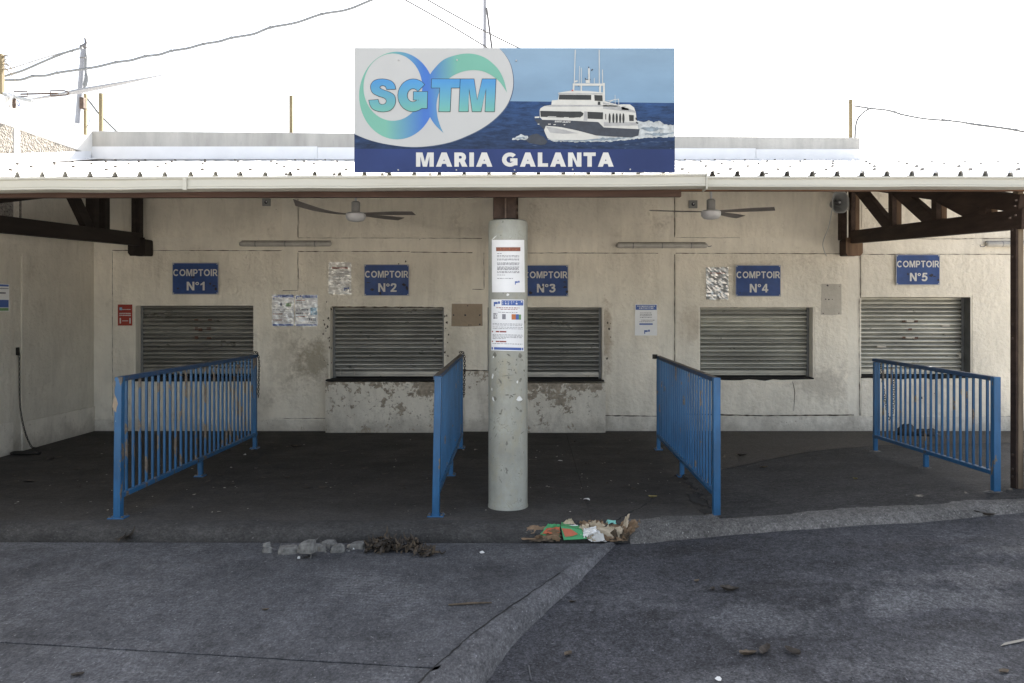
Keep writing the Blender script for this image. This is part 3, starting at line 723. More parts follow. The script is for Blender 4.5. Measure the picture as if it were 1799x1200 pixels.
# dark chips on the plaster near the second window and elsewhere
cm = MB()
for k in range(46):
    z = rnd.choice([(574,583,530,655), (781,789,545,640), (560,580,555,640), (1440,1700,690,700), (700,760,455,466), (1066,1075,560,640)])
    x, y = rnd.uniform(z[0], z[1]), rnd.uniform(z[2], z[3]); r = rnd.uniform(.6, 2.6)
    cm.flat([(wx(x+r*rnd.uniform(.4,1.1)*math.cos(t*.9)), wz(y+r*rnd.uniform(.5,1.6)*math.sin(t*.9))) for t in range(6, -1, -1)], PY-.003)
cm.build('plaster_chip', M['crack'], bld)['kind'] = 'stuff'

# roller shutters: every slat is its own piece
SLAT = [(.010,1.0), (-.008,.98), (-.020,.88), (-.026,.72), (-.025,.54), (-.016,.38), (-.002,.26), (.010,.16), (.014,.08), (.012,0.0)]
def shutter(i, n, mat, sy):
    x0, x1, z0, z1 = holes[i]
    sh = bpy.data.objects.new('roller_shutter', None); sc.collection.objects.link(sh); sh.parent = bld
    sh.location = ((x0+x1)/2, .17+(.02 if i == 4 else 0), z0)
    W2 = (x1-x0)/2-.004; yb = YW+sh.location.y; bar = .065; hgt = (z1-z0-bar-.03)/n; m = MB(); vs = []
    for x in (x0+.004, x1-.004):
        for y, z in SLAT: vs.append((x, yb+y, z0+bar+.03+z*hgt*1.02))
    k = len(SLAT); m.add(vs, [(j+1, j, k+j, k+j+1) for j in range(k-1)])
    first = m.build('slat', mat, sh, smooth=True)
    for j in range(1, n): share(first, 'slat', sh, (0, (rnd.random()-.5)*.006, j*hgt))
    MB().box(x0+.004, x1-.004, yb-.012, yb+.02, z0+.03, z0+.03+bar).box(x0+.004, x1-.004, yb-.022, yb+.02, z0+.03+bar*.30, z0+.03+bar*.42).build('bottom_bar', mat, sh, bevel=.003)
    MB().box(x0+.001, x0+.035, yb-.03, yb+.03, z0, z1-.001).build('guide_rail', M['guide'], sh)
    MB().box(x1-.035, x1-.001, yb-.03, yb+.03, z0, z1-.001).build('guide_rail', M['guide'], sh)
    MB().box(x0+.002, x1-.002, yb+.03, yb+.05, z0+.002, z1-.002).build('backing', M['black'], sh)
    return sh, yb
SH = []
for i, (n, mt) in enumerate(((15,'shut_dark'), (15,'shut_dark'), (15,'shut_dark'), (15,'shut_pale'), (17,'shut_pale'))):
    sh, yb = shutter(i, n, M[mt], 0)
    x0, x1, z0, z1 = holes[i]
    if i in (0, 4): a, b = (x0-.02, x1+.02) if i == 0 else (x0-.01, x1+.02)
    else: a, b = x0-.01, x1+.01
    if i == 4: MB().box(x1-.001, x1+.001, YW+.002, YW+.2, z0, z1).build('metal_reveal', M['guide'], bld)
    if i in (3, 4):     # ragged broken edge under the sill
        pts = [(a,z0+.01)]+[(lerp(a, b, t/14), z0-.008-.03*max(0, mnoise.noise((t*.7, i, 1))+.35)*(1 if 2 < t < 12 else .3)) for t in range(15)]+[(b,z0+.01)]
        MB().flat(pts, PY-.004).build('broken_sill_edge', M['black'], bld)
    mk = MB()
    def patch(px, py, w2, h2):
        c = P(px, py, yb-.024); mk.box(c.x-w2*.0077, c.x+w2*.0077, yb-.026, yb-.012, c.z-h2*.0077, c.z+h2*.0077)
    if i == 0:
        for q in ((345,562,3.5,1.2),(369,562,3.5,1.2),(345,577,2.8,2.6),(352,579,3.2,2.8),(367,577,3.6,2.6),(345,593,3,2.4),(367,594,4,2)): patch(*q)
        mk.build('rust_mark', M['rust'], sh)
    if i == 4:
        for q in ((1588,564.5,2.6,1.8),(1610,564.5,2.6,1.8),(1599,578.5,3,1.8),(1588,593,2.6,1.8),(1610,593.5,3,1.8)): patch(*q)
        mk.build('rust_mark', M['rust'], sh); mk = MB()
        for q in ((1599,564.5,6.5,1.6),(1600,593,8,1.6),(1662,571,7,2.8),(1549,608,8,2.6),(1688,626,4,3),(1684,622,3,1.5)): patch(*q)
        mk.build('pale_tape', M['residue_pale'], sh)
    if i == 1:
        for q in ((588,548,2,1.6),(588,559,2,2),(588,605,1,6),(598,654,.6,5),(623,655,.6,4)): patch(*q)
        mk.build('pale_tape', M['residue_pale'], sh)
# window ledges
MB().box(holes[0][0], holes[0][1], YW-.03, YW+.2, holes[0][2]-.06, holes[0][2]).build('window_sill', M['black'], bld)
MB().box(wx(573)*.99, wx(782), YW-.14, YW+.2, holes[1][2]-.008, holes[1][2]+.012).build('window_sill', M['black'], bld)
MB().box(wx(874), wx(1060), YW-.14, YW+.2, holes[2][2]-.008, holes[2][2]+.008).build('window_sill', M['black'], bld)
for i in (3, 4): MB().box(holes[i][0]+.002, holes[i][1]-.002, YW+.003, YW+.2, holes[i][2]-.0, holes[i][2]+.014).build('window_sill', M['black'], bld)

# ------------------------------------------------------------------ side wall on the left, rising above the canopy roof
sw = thing('side_wall', 'dim plastered wall closing the left end of the canopy, roughcast above the roof', 'wall', (XL, 8, 0))
def sidebox(y0, y1, z0, z1, out, name, mt, bevel=.004): return MB().box(XL-.02, XL+out, y0, y1, z0, z1).build(name, M[mt], sw, bevel=bevel)
MB().box(XL-.25, XL, 2.6, YW-.002, 0, 3.67).build('wall', M['side'], sw)  # front stretch out of view, lengthened to keep light off the left end
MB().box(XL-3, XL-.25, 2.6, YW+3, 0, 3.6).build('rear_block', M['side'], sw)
MB().box(XL-.25, XL+.012, 7.2, YW+.16, 3.671, 3.99).build('ring_beam', M['beam_white'], sw, bevel=.01)
sidebox(8.98, 9.08, 3.25, 3.67, .014, 'column', 'beam_white')
sidebox(7.2, 8.975, 2.62, 3.668, .006, 'roughcast_panel', 'roughcast'); sidebox(9.085, YW-.03, 2.62, 3.668, .006, 'roughcast_panel', 'roughcast')
def syp(px): return -XL*FPX/(VX-px)                      # distance along the side wall of a photo column
sz = lambda px, py: EYE+(VY-py)/FPX*syp(px)
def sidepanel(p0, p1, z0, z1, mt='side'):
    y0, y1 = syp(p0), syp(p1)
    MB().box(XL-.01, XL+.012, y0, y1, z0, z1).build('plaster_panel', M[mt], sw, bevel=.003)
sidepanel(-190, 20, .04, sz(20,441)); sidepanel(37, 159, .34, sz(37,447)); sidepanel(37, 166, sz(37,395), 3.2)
MB().box(XL-.01, XL+.018, syp(37), YW-.006, .0, .33).build('dado', M['dado'], sw, bevel=.004)
MB().box(XL-.01, XL+.018, 5.3, syp(21), .0, .36).build('dado', M['dado'], sw, bevel=.004)
# sheet-metal flashing where the roof meets this wall
m = MB(); a = [(7.0,2.93), (YW-.1,3.72)]
m.add([(XL+.018,6.2,2.63),(XL+.018,YW-.1,3.57),(XL+.018,YW-.1,3.72),(XL+.018,6.2,2.78)], [(0,1,2,3)])
m.add([(XL+.018,6.2,2.665),(XL+.16,6.2,2.665),(XL+.16,YW-.1,3.615),(XL+.018,YW-.1,3.615)], [(0,1,2,3)])
m.build('flashing', M['flash'], sw)
# ------------------------------------------------------------------ canopy
can = thing('canopy', 'lean-to canopy of white ribbed sheets with cream gutters on dark timber trusses', 'canopy', (0, 6.2, 2.5))
YE = 6.16; ZE = 2.644; SL = .208                       # eave line and slope
rz = lambda y: ZE+SL*(y-YE)
PITCH = .1922; first_rib = P(29.7, 310, YE).x-PITCH*10
def rib_profile(x, n):                                  # n ribs starting at x
    p = []
    for i in range(n):
        c = x+i*PITCH
        if i == 0: p.append((c-PITCH/2, 0))
        p += [(c-.024, 0), (c-.009, .040), (c+.009, .040), (c+.024, 0), (c+PITCH/2, 0)]
    return p
scr = MB(); NR = 5; first = None
nsheet = int((8.6-(XL+.03)-0)/(PITCH*NR))
x = first_rib                                           # the sheets climb a little towards the right
while x < XL+.03+PITCH/2: x += PITCH
nsheet = int((6.8-x)/(PITCH*NR))
for k in range(nsheet):
    xx = x+k*PITCH*NR
    pf = rib_profile(xx, NR); n = len(pf); lift = .0022*(k % 2)
    if first is None:
        vs = []
        ye2 = YE-.012*(k % 2)
        for y in (YE, YW-.08):
            for a, h in pf: vs.append((a, y, rz(y)+h))
        first = MB().add(vs, [(i, i+1, n+i+1, n+i) for i in range(n-1)]).build('roof_sheet', M['sheet'], can)
    else: share(first, 'roof_sheet', can, (k*PITCH*NR, (-.012, .004, -.020, -.004)[k % 4], lift+.0009*k))
    for i in range(NR):
        for y in (YE+.22, YE+1.1, YE+2.1, YE+3.1, YE+4.05):
            cx = xx+i*PITCH+(.0 if (i+k) % 2 else PITCH*.5); h = .038 if (i+k) % 2 else .0
            if rnd.random() < .8: scr.box(cx-.011, cx+.011, y-.011, y+.011, rz(y)+h-.004, rz(y)+h+.024)
scr.build('roof_screw', M['screw'], can)['kind'] = 'stuff'
# bent tabs of sheet metal on some rib ends
tb = MB()
for k in (1, 4, 6, 10, 13, 16, 19, 22, 25, 27, 34, 37, 40, 43, 46):
    c = P(29.7, 310, YE).x+k*PITCH; z = ZE+.038
    tb.add([(c-.016,YE-.004,z-.006),(c+.004,YE-.006,z-.004),(c+.002,YE-.012,z+.020),(c-.012,YE+.01,z+.016)], [(0,1,2,3)])
tb.build('bent_tab', M['flash'], can)['kind'] = 'stuff'
# purlins below the sheets, the first closing the hollow ribs near the eave
for y in (YE+.3, YE+1.5, YE+2.8, YE+4.1):
    MB().box(XL+.02, 6.7, y, y+.05, rz(y)-.102, rz(y)-.003).build('purlin', M['dark_timber'], can)
# gutters
def gutter(x0, x1, y, zt0, zt1, h, dep):
    pf = [(y,0),(y-.006,-.002),(y-.008,-.016),(y-.002,-.020),(y+.003,-.026),(y+.002,-.050),(y+.001,-h*.80),(y+.004,-h*.83),(y-.005,-h*.865),(y-.006,-h*.975),(y,-h),
          (y+.055,-h-.010),(y+dep,-h-.004),(y+dep,-.006),(y+dep-.004,-.006),(y+dep-.004,-h+.002),(y+.010,-h+.006),(y+.008,-.004)]
    return MB().sweep([(a, b) for a, b in pf][::-1], x0, x1, zt0, zt1, 40, True, .006).build('gutter', M['gutter'], can)
xj = P(1241, 318, 6.1).x
gutter(XL+.02, xj, 6.09, P(0,313.8,6.09).z, P(1241,305.2,6.09).z, .098, .13)
gutter(xj+.006, 6.72, 6.16, P(1241,309.5,6.16).z, P(1799,309,6.16).z, .084, .12)
MB().box(xj-.006, xj+.004, 6.075, 6.23, P(1241,333,6.09).z+.0, P(1241,304,6.09).z).build('gutter_end_cap', M['gutter'], can, bevel=.003)
jx = P(322,318,6.09).x
MB().sweep([(6.076,-.004),(6.076,-.097),(6.083,-.097),(6.083,-.004)], jx, jx+.03, P(322,311.6,6.09).z, P(322,311.6,6.09).z, 1).build('gutter_joint', M['gutter'], can)
# fascia boards under the gutters
m = MB(); xe = P(1197,340,6.25).x
m.add([(XL+.02,6.25,2.496),(XL+.02,6.30,2.496),(XL+.02,6.30,2.56),(XL+.02,6.25,2.56),(xe,6.25,2.507),(xe,6.30,2.507),(xe,6.30,2.562),(xe,6.25,2.562)],
      [(0,1,2,3),(7,6,5,4),(0,4,5,1),(1,5,6,2),(2,6,7,3),(3,7,4,0)]).build('fascia_board', M['board'], can, bevel=.003)
MB().box(xe+.01, 6.7, 6.36, 6.40, 2.567, 2.65).build('fascia_board', M['board_new'], can, bevel=.003)
# trusses square to the wall
def truss(xa, xb, ya, yb, mt, um, ys, corbel, zw=2.57, zf=2.37, flip=False, ext=.15):          # xa at the wall, xb at the front
    t = bpy.data.objects.new('roof_truss', None); sc.collection.objects.link(t); t.parent = can; t.location = (xa, ya-6.2, 0)
    X = lambda y: lerp(xa, xb, (ya-y)/(ya-yb)); zb = lambda y: lerp(zw, zf, (ya-y)/(ya-yb)); zt = lambda y: rz(y)-.235
    MB().beam((X(ya+.05),ya+.05,zb(ya)), (X(yb-ext),yb-ext,zb(yb)-.01), .10, .165).build('bottom_chord', M[mt], t, bevel=.006)
    MB().beam((X(ya),ya,zt(ya)), (X(yb-ext*.7),yb-ext*.7,zt(yb)-.02), .10, .15).build('top_chord', M[mt], t, bevel=.006)
    for k, y in enumerate(ys):
        for sgn, m2 in ((-1, mt), (1, um)):
            xx = X(y)+sgn*.028
            MB().box(xx-.027, xx+.027, y-.05, y+.05, zb(y)+.07, zt(y)-.06).build('web_post', M[m2], t, bevel=.004)
        if flip and k == 1:
            MB().beam((X(8.86),8.86,zt(8.86)-.02), (X(9.24),9.24,zb(9.24)+.05), .07, .15).build('diagonal_brace', M[mt], t, bevel=.004)
        if not flip and k+1 < len(ys):
            y2 = ys[k+1]
            MB().beam((X(y-.08)-.01,y-.08,zt(y-.08)-.02), (X(y2+.06)-.01,y2+.06,zb(y2+.06)+.05), .07, .15).build('diagonal_brace', M[mt], t, bevel=.004)
    if corbel:
        x0 = X(ya)
        MB().flat([(x0-.115,2.36),(x0-.085,2.32),(x0+.075,2.32),(x0+.108,2.36),(x0+.108,2.56),(x0-.115,2.56)], YW-.26).build('corbel_face', M[um], t)
        MB().box(x0-.105, x0+.10, YW-.255, YW-.002, 2.33, 2.545).build('corbel', M[mt], t, bevel=.02)
        MB().box(x0-.12, x0-.05, YW-.14, YW-.002, 2.545, 3.3).build('wall_post', M[mt], t, bevel=.004)
    return t
tr_r = truss(4.24, 4.06, 10.42, 6.62, 'dark_timber', 'upright', (10.40, 9.1, 8.02, 7.08), True)
tr_m = truss(-.20, -.20, 10.42, 6.80, 'dark_timber', 'dark_timber', (10.40, 9.1, 8.02, 7.08), True, ext=0)
tr_l = truss(-5.12, -5.10, 10.42, 6.62, 'old_timber', 'old_timber', (10.40, 9.56, 9.32), True, 2.54, 2.41, True)
# bolts on the right truss end
bt = MB()
for px, py, y in ((1784,378,6.7), (1774,383,6.8), (1785,352,6.6), (1783,362,6.6)):
    c = P(px, py, y-.4); MB().lathe((c.x, c.y, c.z), [(.009,-.006),(.009,.006)], 10).build('bolt', M['hook'], tr_r)
# block between the pillar head and the eave beam
hb = bpy.data.objects.new('pillar_head_block', None); sc.collection.objects.link(hb); hb.parent = can; hb.location = (-.2, .5, 0)
MB().box(-.295, -.20, 6.46, 6.62, 2.36, 2.66).build('timber_block', M['dark_timber'], hb, bevel=.004)
MB().box(-.185, -.11, 6.44, 6.62, 2.36, 2.66).build('timber_block', M['dark_timber'], hb, bevel=.004)
MB().box(-.1995, -.1855, 6.43, 6.60, 2.36, 2.62).build('steel_plate', M['hook'], hb)
m = MB()
for z in (2.41, 2.46): MB().tube([(-.112,6.50,z), (-.092,6.50,z)], .014, 8).build('bolt', M['hook'], hb)

# round pillar
pc = (P(892.5, 600, 6.57).x, 6.57)
pil = thing('round_pillar', 'scuffed pale round pillar plastered with two notices in the middle of the front', 'pillar', (pc[0], pc[1], 0))
PR = .1615
MB().lathe((pc[0], pc[1], 0), [(PR+.004,-.02),(PR+.004,.012),(PR,.03),(PR,.8),(PR,1.6),(PR,2.325),(PR-.006,2.346),(PR-.02,2.353),(PR-.06,2.355)], 56).build('shaft', M['pillar'], pil, smooth=True)
def onpillar(px, py, r):                                # the point of the pillar's face that a photo point shows
    dx = (px-VX)/FPX; a = dx*dx+1; b = -2*(dx*pc[0]+pc[1]); c = pc[0]**2+pc[1]**2-r*r
    d = max(0, b*b-4*a*c); Y = (-b-math.sqrt(d))/(2*a); return Vector((dx*Y, Y, EYE+(VY-py)/FPX*Y))
def chip(mb, px, py, w2, h2, ang, sd):
    rg = random.Random(sd); ca, sa = math.cos(ang), math.sin(ang); pts = []
    for k in range(11):
        t = 2*math.pi*k/11; u, v = w2*math.cos(t)*rg.uniform(.65,1.15), h2*math.sin(t)*rg.uniform(.65,1.15)
        pts.append(onpillar(px+u*ca-v*sa, py+u*sa+v*ca, PR+.0022))
    c = sum(pts, Vector((0,0,0)))/11; c = Vector((c.x, c.y, c.z)); dirv = Vector((c.x-pc[0], c.y-pc[1], 0)).normalized(); c = Vector((pc[0]+dirv.x*(PR+.0026), pc[1]+dirv.y*(PR+.0026), c.z))
    mb.add(pts+[c], [((k+1) % 11, k, 11) for k in range(11)])
dm = MB(); wm = MB(); i = 0
for q in ((869,624,4.2,6,0),(894,624,5,1.8,.5),(914,625,4.5,6,.1),(893,637,4,1.2,.7),(895,640,4,1.2,-.8),(883,635,1.5,1.5,0),(907,641,2.5,1,-.7),(894,649,4,.9,0),(871,649,1.8,5,.5),
          (906,655,1.6,3.2,-.5),(921,651,1.5,3,0),(894,657,3,1,.1),(879,670,2.2,7,-.55),(914,668,2.6,5.5,.3),(897,669,5,.7,0),(890,660,14,.7,-.1),(891,694,5,1.6,-.1),(899,696,4,1.4,.6),(904,693,4,1.3,-.2),
          (896,698,1.6,3,.6),(869,700,3.5,5.5,-.4),(881,722,1.7,5,.3),(879,727,2.8,2.2,0),(908,717,5,1.6,.8),(915,722,2.6,3,0),(922,566,1.2,4,0),(868,752,.7,6,.6),(871,765,.6,7,.5),(918,760,6,.7,-.6),(901,768,2.4,1.4,0),
          (905,800,3,.6,.4),(900,815,3.5,.5,-.3),(880,845,.6,5,-.5),(912,832,3,.6,.3),(905,742,3,.6,-.4),(888,790,.5,4,.2),(916,705,.6,5,.8),(875,735,.6,5,1.0),(897,870,3,.6,.2)):
    chip(dm, q[0], q[1], q[2]*.85, q[3]*.8, *q[4:], i); i += 1
for q in ((865.5,661,1.8,5,.15),(867,627,1.6,2.4,.2),(909,671,1.5,3,.1),(864,684,1.0,3,0),(866.5,701,1.6,4.5,-.3),(913,701,5.5,5.2,0),(892,421+97,3.2,2.6,0),(868,418,6,1.0,-.75)):
    chip(wm, *q, i); i += 1
dm.build('paint_chip', M['chip_dark'], pil)['kind'] = 'stuff'; wm.build('plaster_spot', M['chip_pale'], pil)['kind'] = 'stuff'

# timber post at the right edge
pz = ramp_z(4.06, 6.6)
post = thing('timber_post', 'square brown timber post on the right edge carrying the right-hand truss', 'post', (4.06, 6.6, pz))
MB().box(4.000, 4.016, 6.545, 6.625, pz-.03, 2.29).build('timber', M['dark_timber'], post, bevel=.003)  # dark strip: the post's shaded side, put into the colour
MB().box(4.0165, 4.060, 6.54, 6.62, pz-.03, 2.62).build('timber', M['post_face'], post, bevel=.005)
MB().box(4.063, 4.20, 6.50, 6.534, pz-.02, pz+.32).build('foot_plate', M['stake'], post, bevel=.004)
bo = MB()
for z in (2.28, 2.06, 1.5, 1.38, .42, .3, .24): MB().tube([(4.001,6.585,z),(3.990,6.585,z)], .011, 8).build('bolt', M['hook'], post)
# ------------------------------------------------------------------ blue railings
def railing(label, near, far, ztop, zbn, zbf, nbars, mats, plates=(0, 1, 2), zgm=None, lean=0.0):
    rail, top = mats
    N_ = Vector(near); F_ = Vector(far); t = thing('queue_railing', label, 'railing', near, 'blue queue railings in front of the counters')
    d = Vector((F_.x-N_.x, F_.y-N_.y, 0)); L = d.length; d.normalize()
    at = lambda s, z: Vector((N_.x+d.x*s, N_.y+d.y*s, z)); zb = lambda s: lerp(zbn, zbf, s/L)
    MB().beam(at(0, N_.z), at(0, ztop-.002)+Vector((lean,0,0)), .056, .056, (0,1,0)).build('post', M[rail], t, bevel=.004)
    MB().beam(at(L, F_.z), at(L, ztop-.042), .042, .042, (0,1,0)).build('post', M[rail], t, bevel=.004)
    gm = (N_.z+F_.z)/2 if zgm is None else zgm
    MB().beam(at(L/2, gm), at(L/2, zb(L/2)-.022), .042, .042, (0,1,0)).build('post', M[rail], t, bevel=.004)
    MB().beam(at(.033, ztop-.02), at(L+.03, ztop-.02), .048, .036).build('top_rail', M[top], t, bevel=.004)
    MB().beam(at(.033, zb(0)), at(L+.03, zb(L)), .045, .034).build('bottom_rail', M[rail], t, bevel=.004)
    for pi, (s, z) in enumerate(((0, N_.z), (L/2, gm), (L, F_.z))):
        p = at(s, z)
        if pi not in plates:                               # leg set in a smear of mortar
            ft = [(p.x+.11*math.cos(q*.7)*(1+.4*mnoise.noise((q, p.x, p.y))), p.y+.09*math.sin(q*.7)*(1+.4*mnoise.noise((q*2, p.x, 3))), p.z-.012) for q in range(9)]
            MB().add(ft+[(x*.3+p.x*.7, y_*.3+p.y*.7, p.z+.010) for x, y_, _ in ft], [(q, (q+1) % 9, 9+(q+1) % 9, 9+q) for q in range(9)]+[tuple(range(9,18))]).build('mortar_foot', M['kerb'], t)
            continue
        w8 = .064 if pi == 0 else .045; pl = MB().box(p.x-w8, p.x+w8, p.y-.05, p.y+.05, p.z-.01, p.z+.009).build('base_plate', M[rail], t, bevel=.003)
        for bx, by in ((-w8+.015,-.036),(w8-.015,-.036),(w8-.015,.036),(-w8+.015,.036)):
            MB().lathe((p.x+bx, p.y+by, p.z+.0092), [(.011,0),(.011,.010),(.006,.012)], 6).build('bolt', M['steel'], pl)
    first = None
    for k in range(nbars):
        s = .062+(L-.062-.05)*(k+.55)/nbars
        if first is None or zbn != zbf:
            first = MB().beam(at(s, zb(s)+.0205), at(s, ztop-.0405), .0175, .0175, (d.x, d.y, 0)).build('bar', M[rail], t)
            k0 = s
        else: share(first, 'bar', t, d*(s-k0))
    return t
rA = railing('leftmost blue railing, widest in view, with large bare rusty patches on its bars', (-3.20,6.20,0), (-3.205,9.30,0), 1.098, .165, .165, 27, ('rail','toprail_b'), lean=.012)
rB = railing('narrow-looking blue railing just left of the round pillar, worn bare along its top', (-.735,6.26,0), (-.80,9.33,0), 1.10, .165, .165, 26, ('rail2','toprail'), lean=.02)
rC = railing('blue railing right of the round pillar, planted where the floor edge is broken', (1.47,6.26,.003), (1.495,9.22,0), 1.088, .165, .165, 25, ('rail2','toprail'), plates=(1, 2))
rD = railing('rightmost blue railing, its front leg standing on the raised asphalt by the timber post', (3.80,6.49,ramp_z(3.8,6.49)), (3.88,8.93,ramp_z(3.88,8.93)), 1.075, .285, .20, 21, ('rail2','toprail_b'), zgm=ramp_z(3.84,7.7), plates=())
# paint scraped off in one piece on the first railing post
m = MB(); x0 = -3.20-.0315
m.flat([(-3.219+.018*(1+.25*mnoise.noise((q, 4, 4)))*math.cos(q*.57)*(.8 if q % 3 else 1.25)+.008, .89+.075*math.sin(q*.57)*(1 if q % 2 else .78)) for q in range(11)], 6.1712).build('bare_patch', M['residue'], rA)

# ------------------------------------------------------------------ chains
def chain(label, pts, link=.046, r=.0058, extra=None):
    pts = [Vector(p) for p in pts]; cp = [Vector(p) for p in catmull([tuple(p) for p in pts], 10)]
    t = thing('chain', label, 'chain', cp[0]); mb = MB(); acc = 0; k = 0; last = cp[0]
    seg = []; 
    for a, b in zip(cp, cp[1:]):
        L = (b-a).length; s = 0
        while acc+(L-s) >= link*.76:
            s += link*.76-acc; acc = 0; seg.append((a.lerp(b, s/L), (b-a).normalized()))
        acc += L-s
    for k, (c, d) in enumerate(seg):
        u = d.cross(Vector((.3,1,.2) if k % 2 else (1,.2,.1))).normalized(); ring = []
        for q in range(9):
            a = 2*math.pi*q/8; ring.append(c+d*(math.cos(a)*link/2)+u*(math.sin(a)*link*.32))
        mb.tube(ring, r, 4, False)
    mb.build('links', M['chain'], t)
    if extra: extra(t)
    return t
def coil(t):
    mb = MB(); c = Vector((parent_loc(t).x+.10, 8.93, .02))
    for q in range(3):
        mb.tube([c+Vector((math.cos(a*.5)*(.10+.03*q)+.03*q, math.sin(a*.5)*(.035+.01*q)-.02*q, .008*mnoise.noise((a, q, 0)))) for a in range(14)], .013, 5)
    mb.build('heap', M['chain'], t)
ca = EYE; 
z0 = EYE+(VY-622)/FPX*syp(29)
chain('long chain hanging down the left side wall and heaped on the floor', [(XL+.035,syp(28.5),z0+.03),(XL+.03,syp(29.5),z0-.25),(XL+.03,syp(31),z0-.6),(XL+.05,syp(35),.25),(XL+.09,syp(40),.06),(XL+.13,syp(43),.02)], .038, .0042, extra=coil)
hook = MB().box(XL-.01,XL+.022,syp(27.5),syp(31.5),z0-.015,z0+.075).build('chain_hook', M['black'], None, loc=(XL,syp(28),z0), bevel=.006)
tag(hook, 'small dark iron catch on the side wall from which the long chain hangs', 'hook')
def railchain(r, label, L, side, n=1):
    F_ = Vector(L); x, y, z = F_
    pts = [(x-.03*side,y-.02,z+.01),(x+.01*side,y-.03,z+.022),(x+.035*side,y-.02,z-.01),(x+.04*side,y,z-.12),(x+.036*side,y,z-.3),(x+.03*side,y,z-.52)]
    return chain(label, pts, .036, .0046)
railchain(rA, 'thin chain looped over the far end of the leftmost blue railing', (-3.205,9.325,1.10), 1)
railchain(rB, 'thin chain looped over the far end of the railing left of the pillar', (-.80,9.355,1.10), 1)
chain('chain hanging in a narrow loop behind the bars of the rightmost railing', [(3.90,8.86,1.08),(3.93,8.85,.8),(3.97,8.85,.52),(4.0,8.84,.40),(4.04,8.85,.50),(4.05,8.85,.72),(4.04,8.84,.92)], .034, .0030)
knob = MB().tube([(1.455,9.225,1.05),(1.455,9.225,1.102)], .03, 8).build('chain_wrap', M['chain'], None, loc=(1.455,9.225,1.05))
tag(knob, 'dark wrapped chain bundle on the far end of the railing right of the pillar', 'chain')

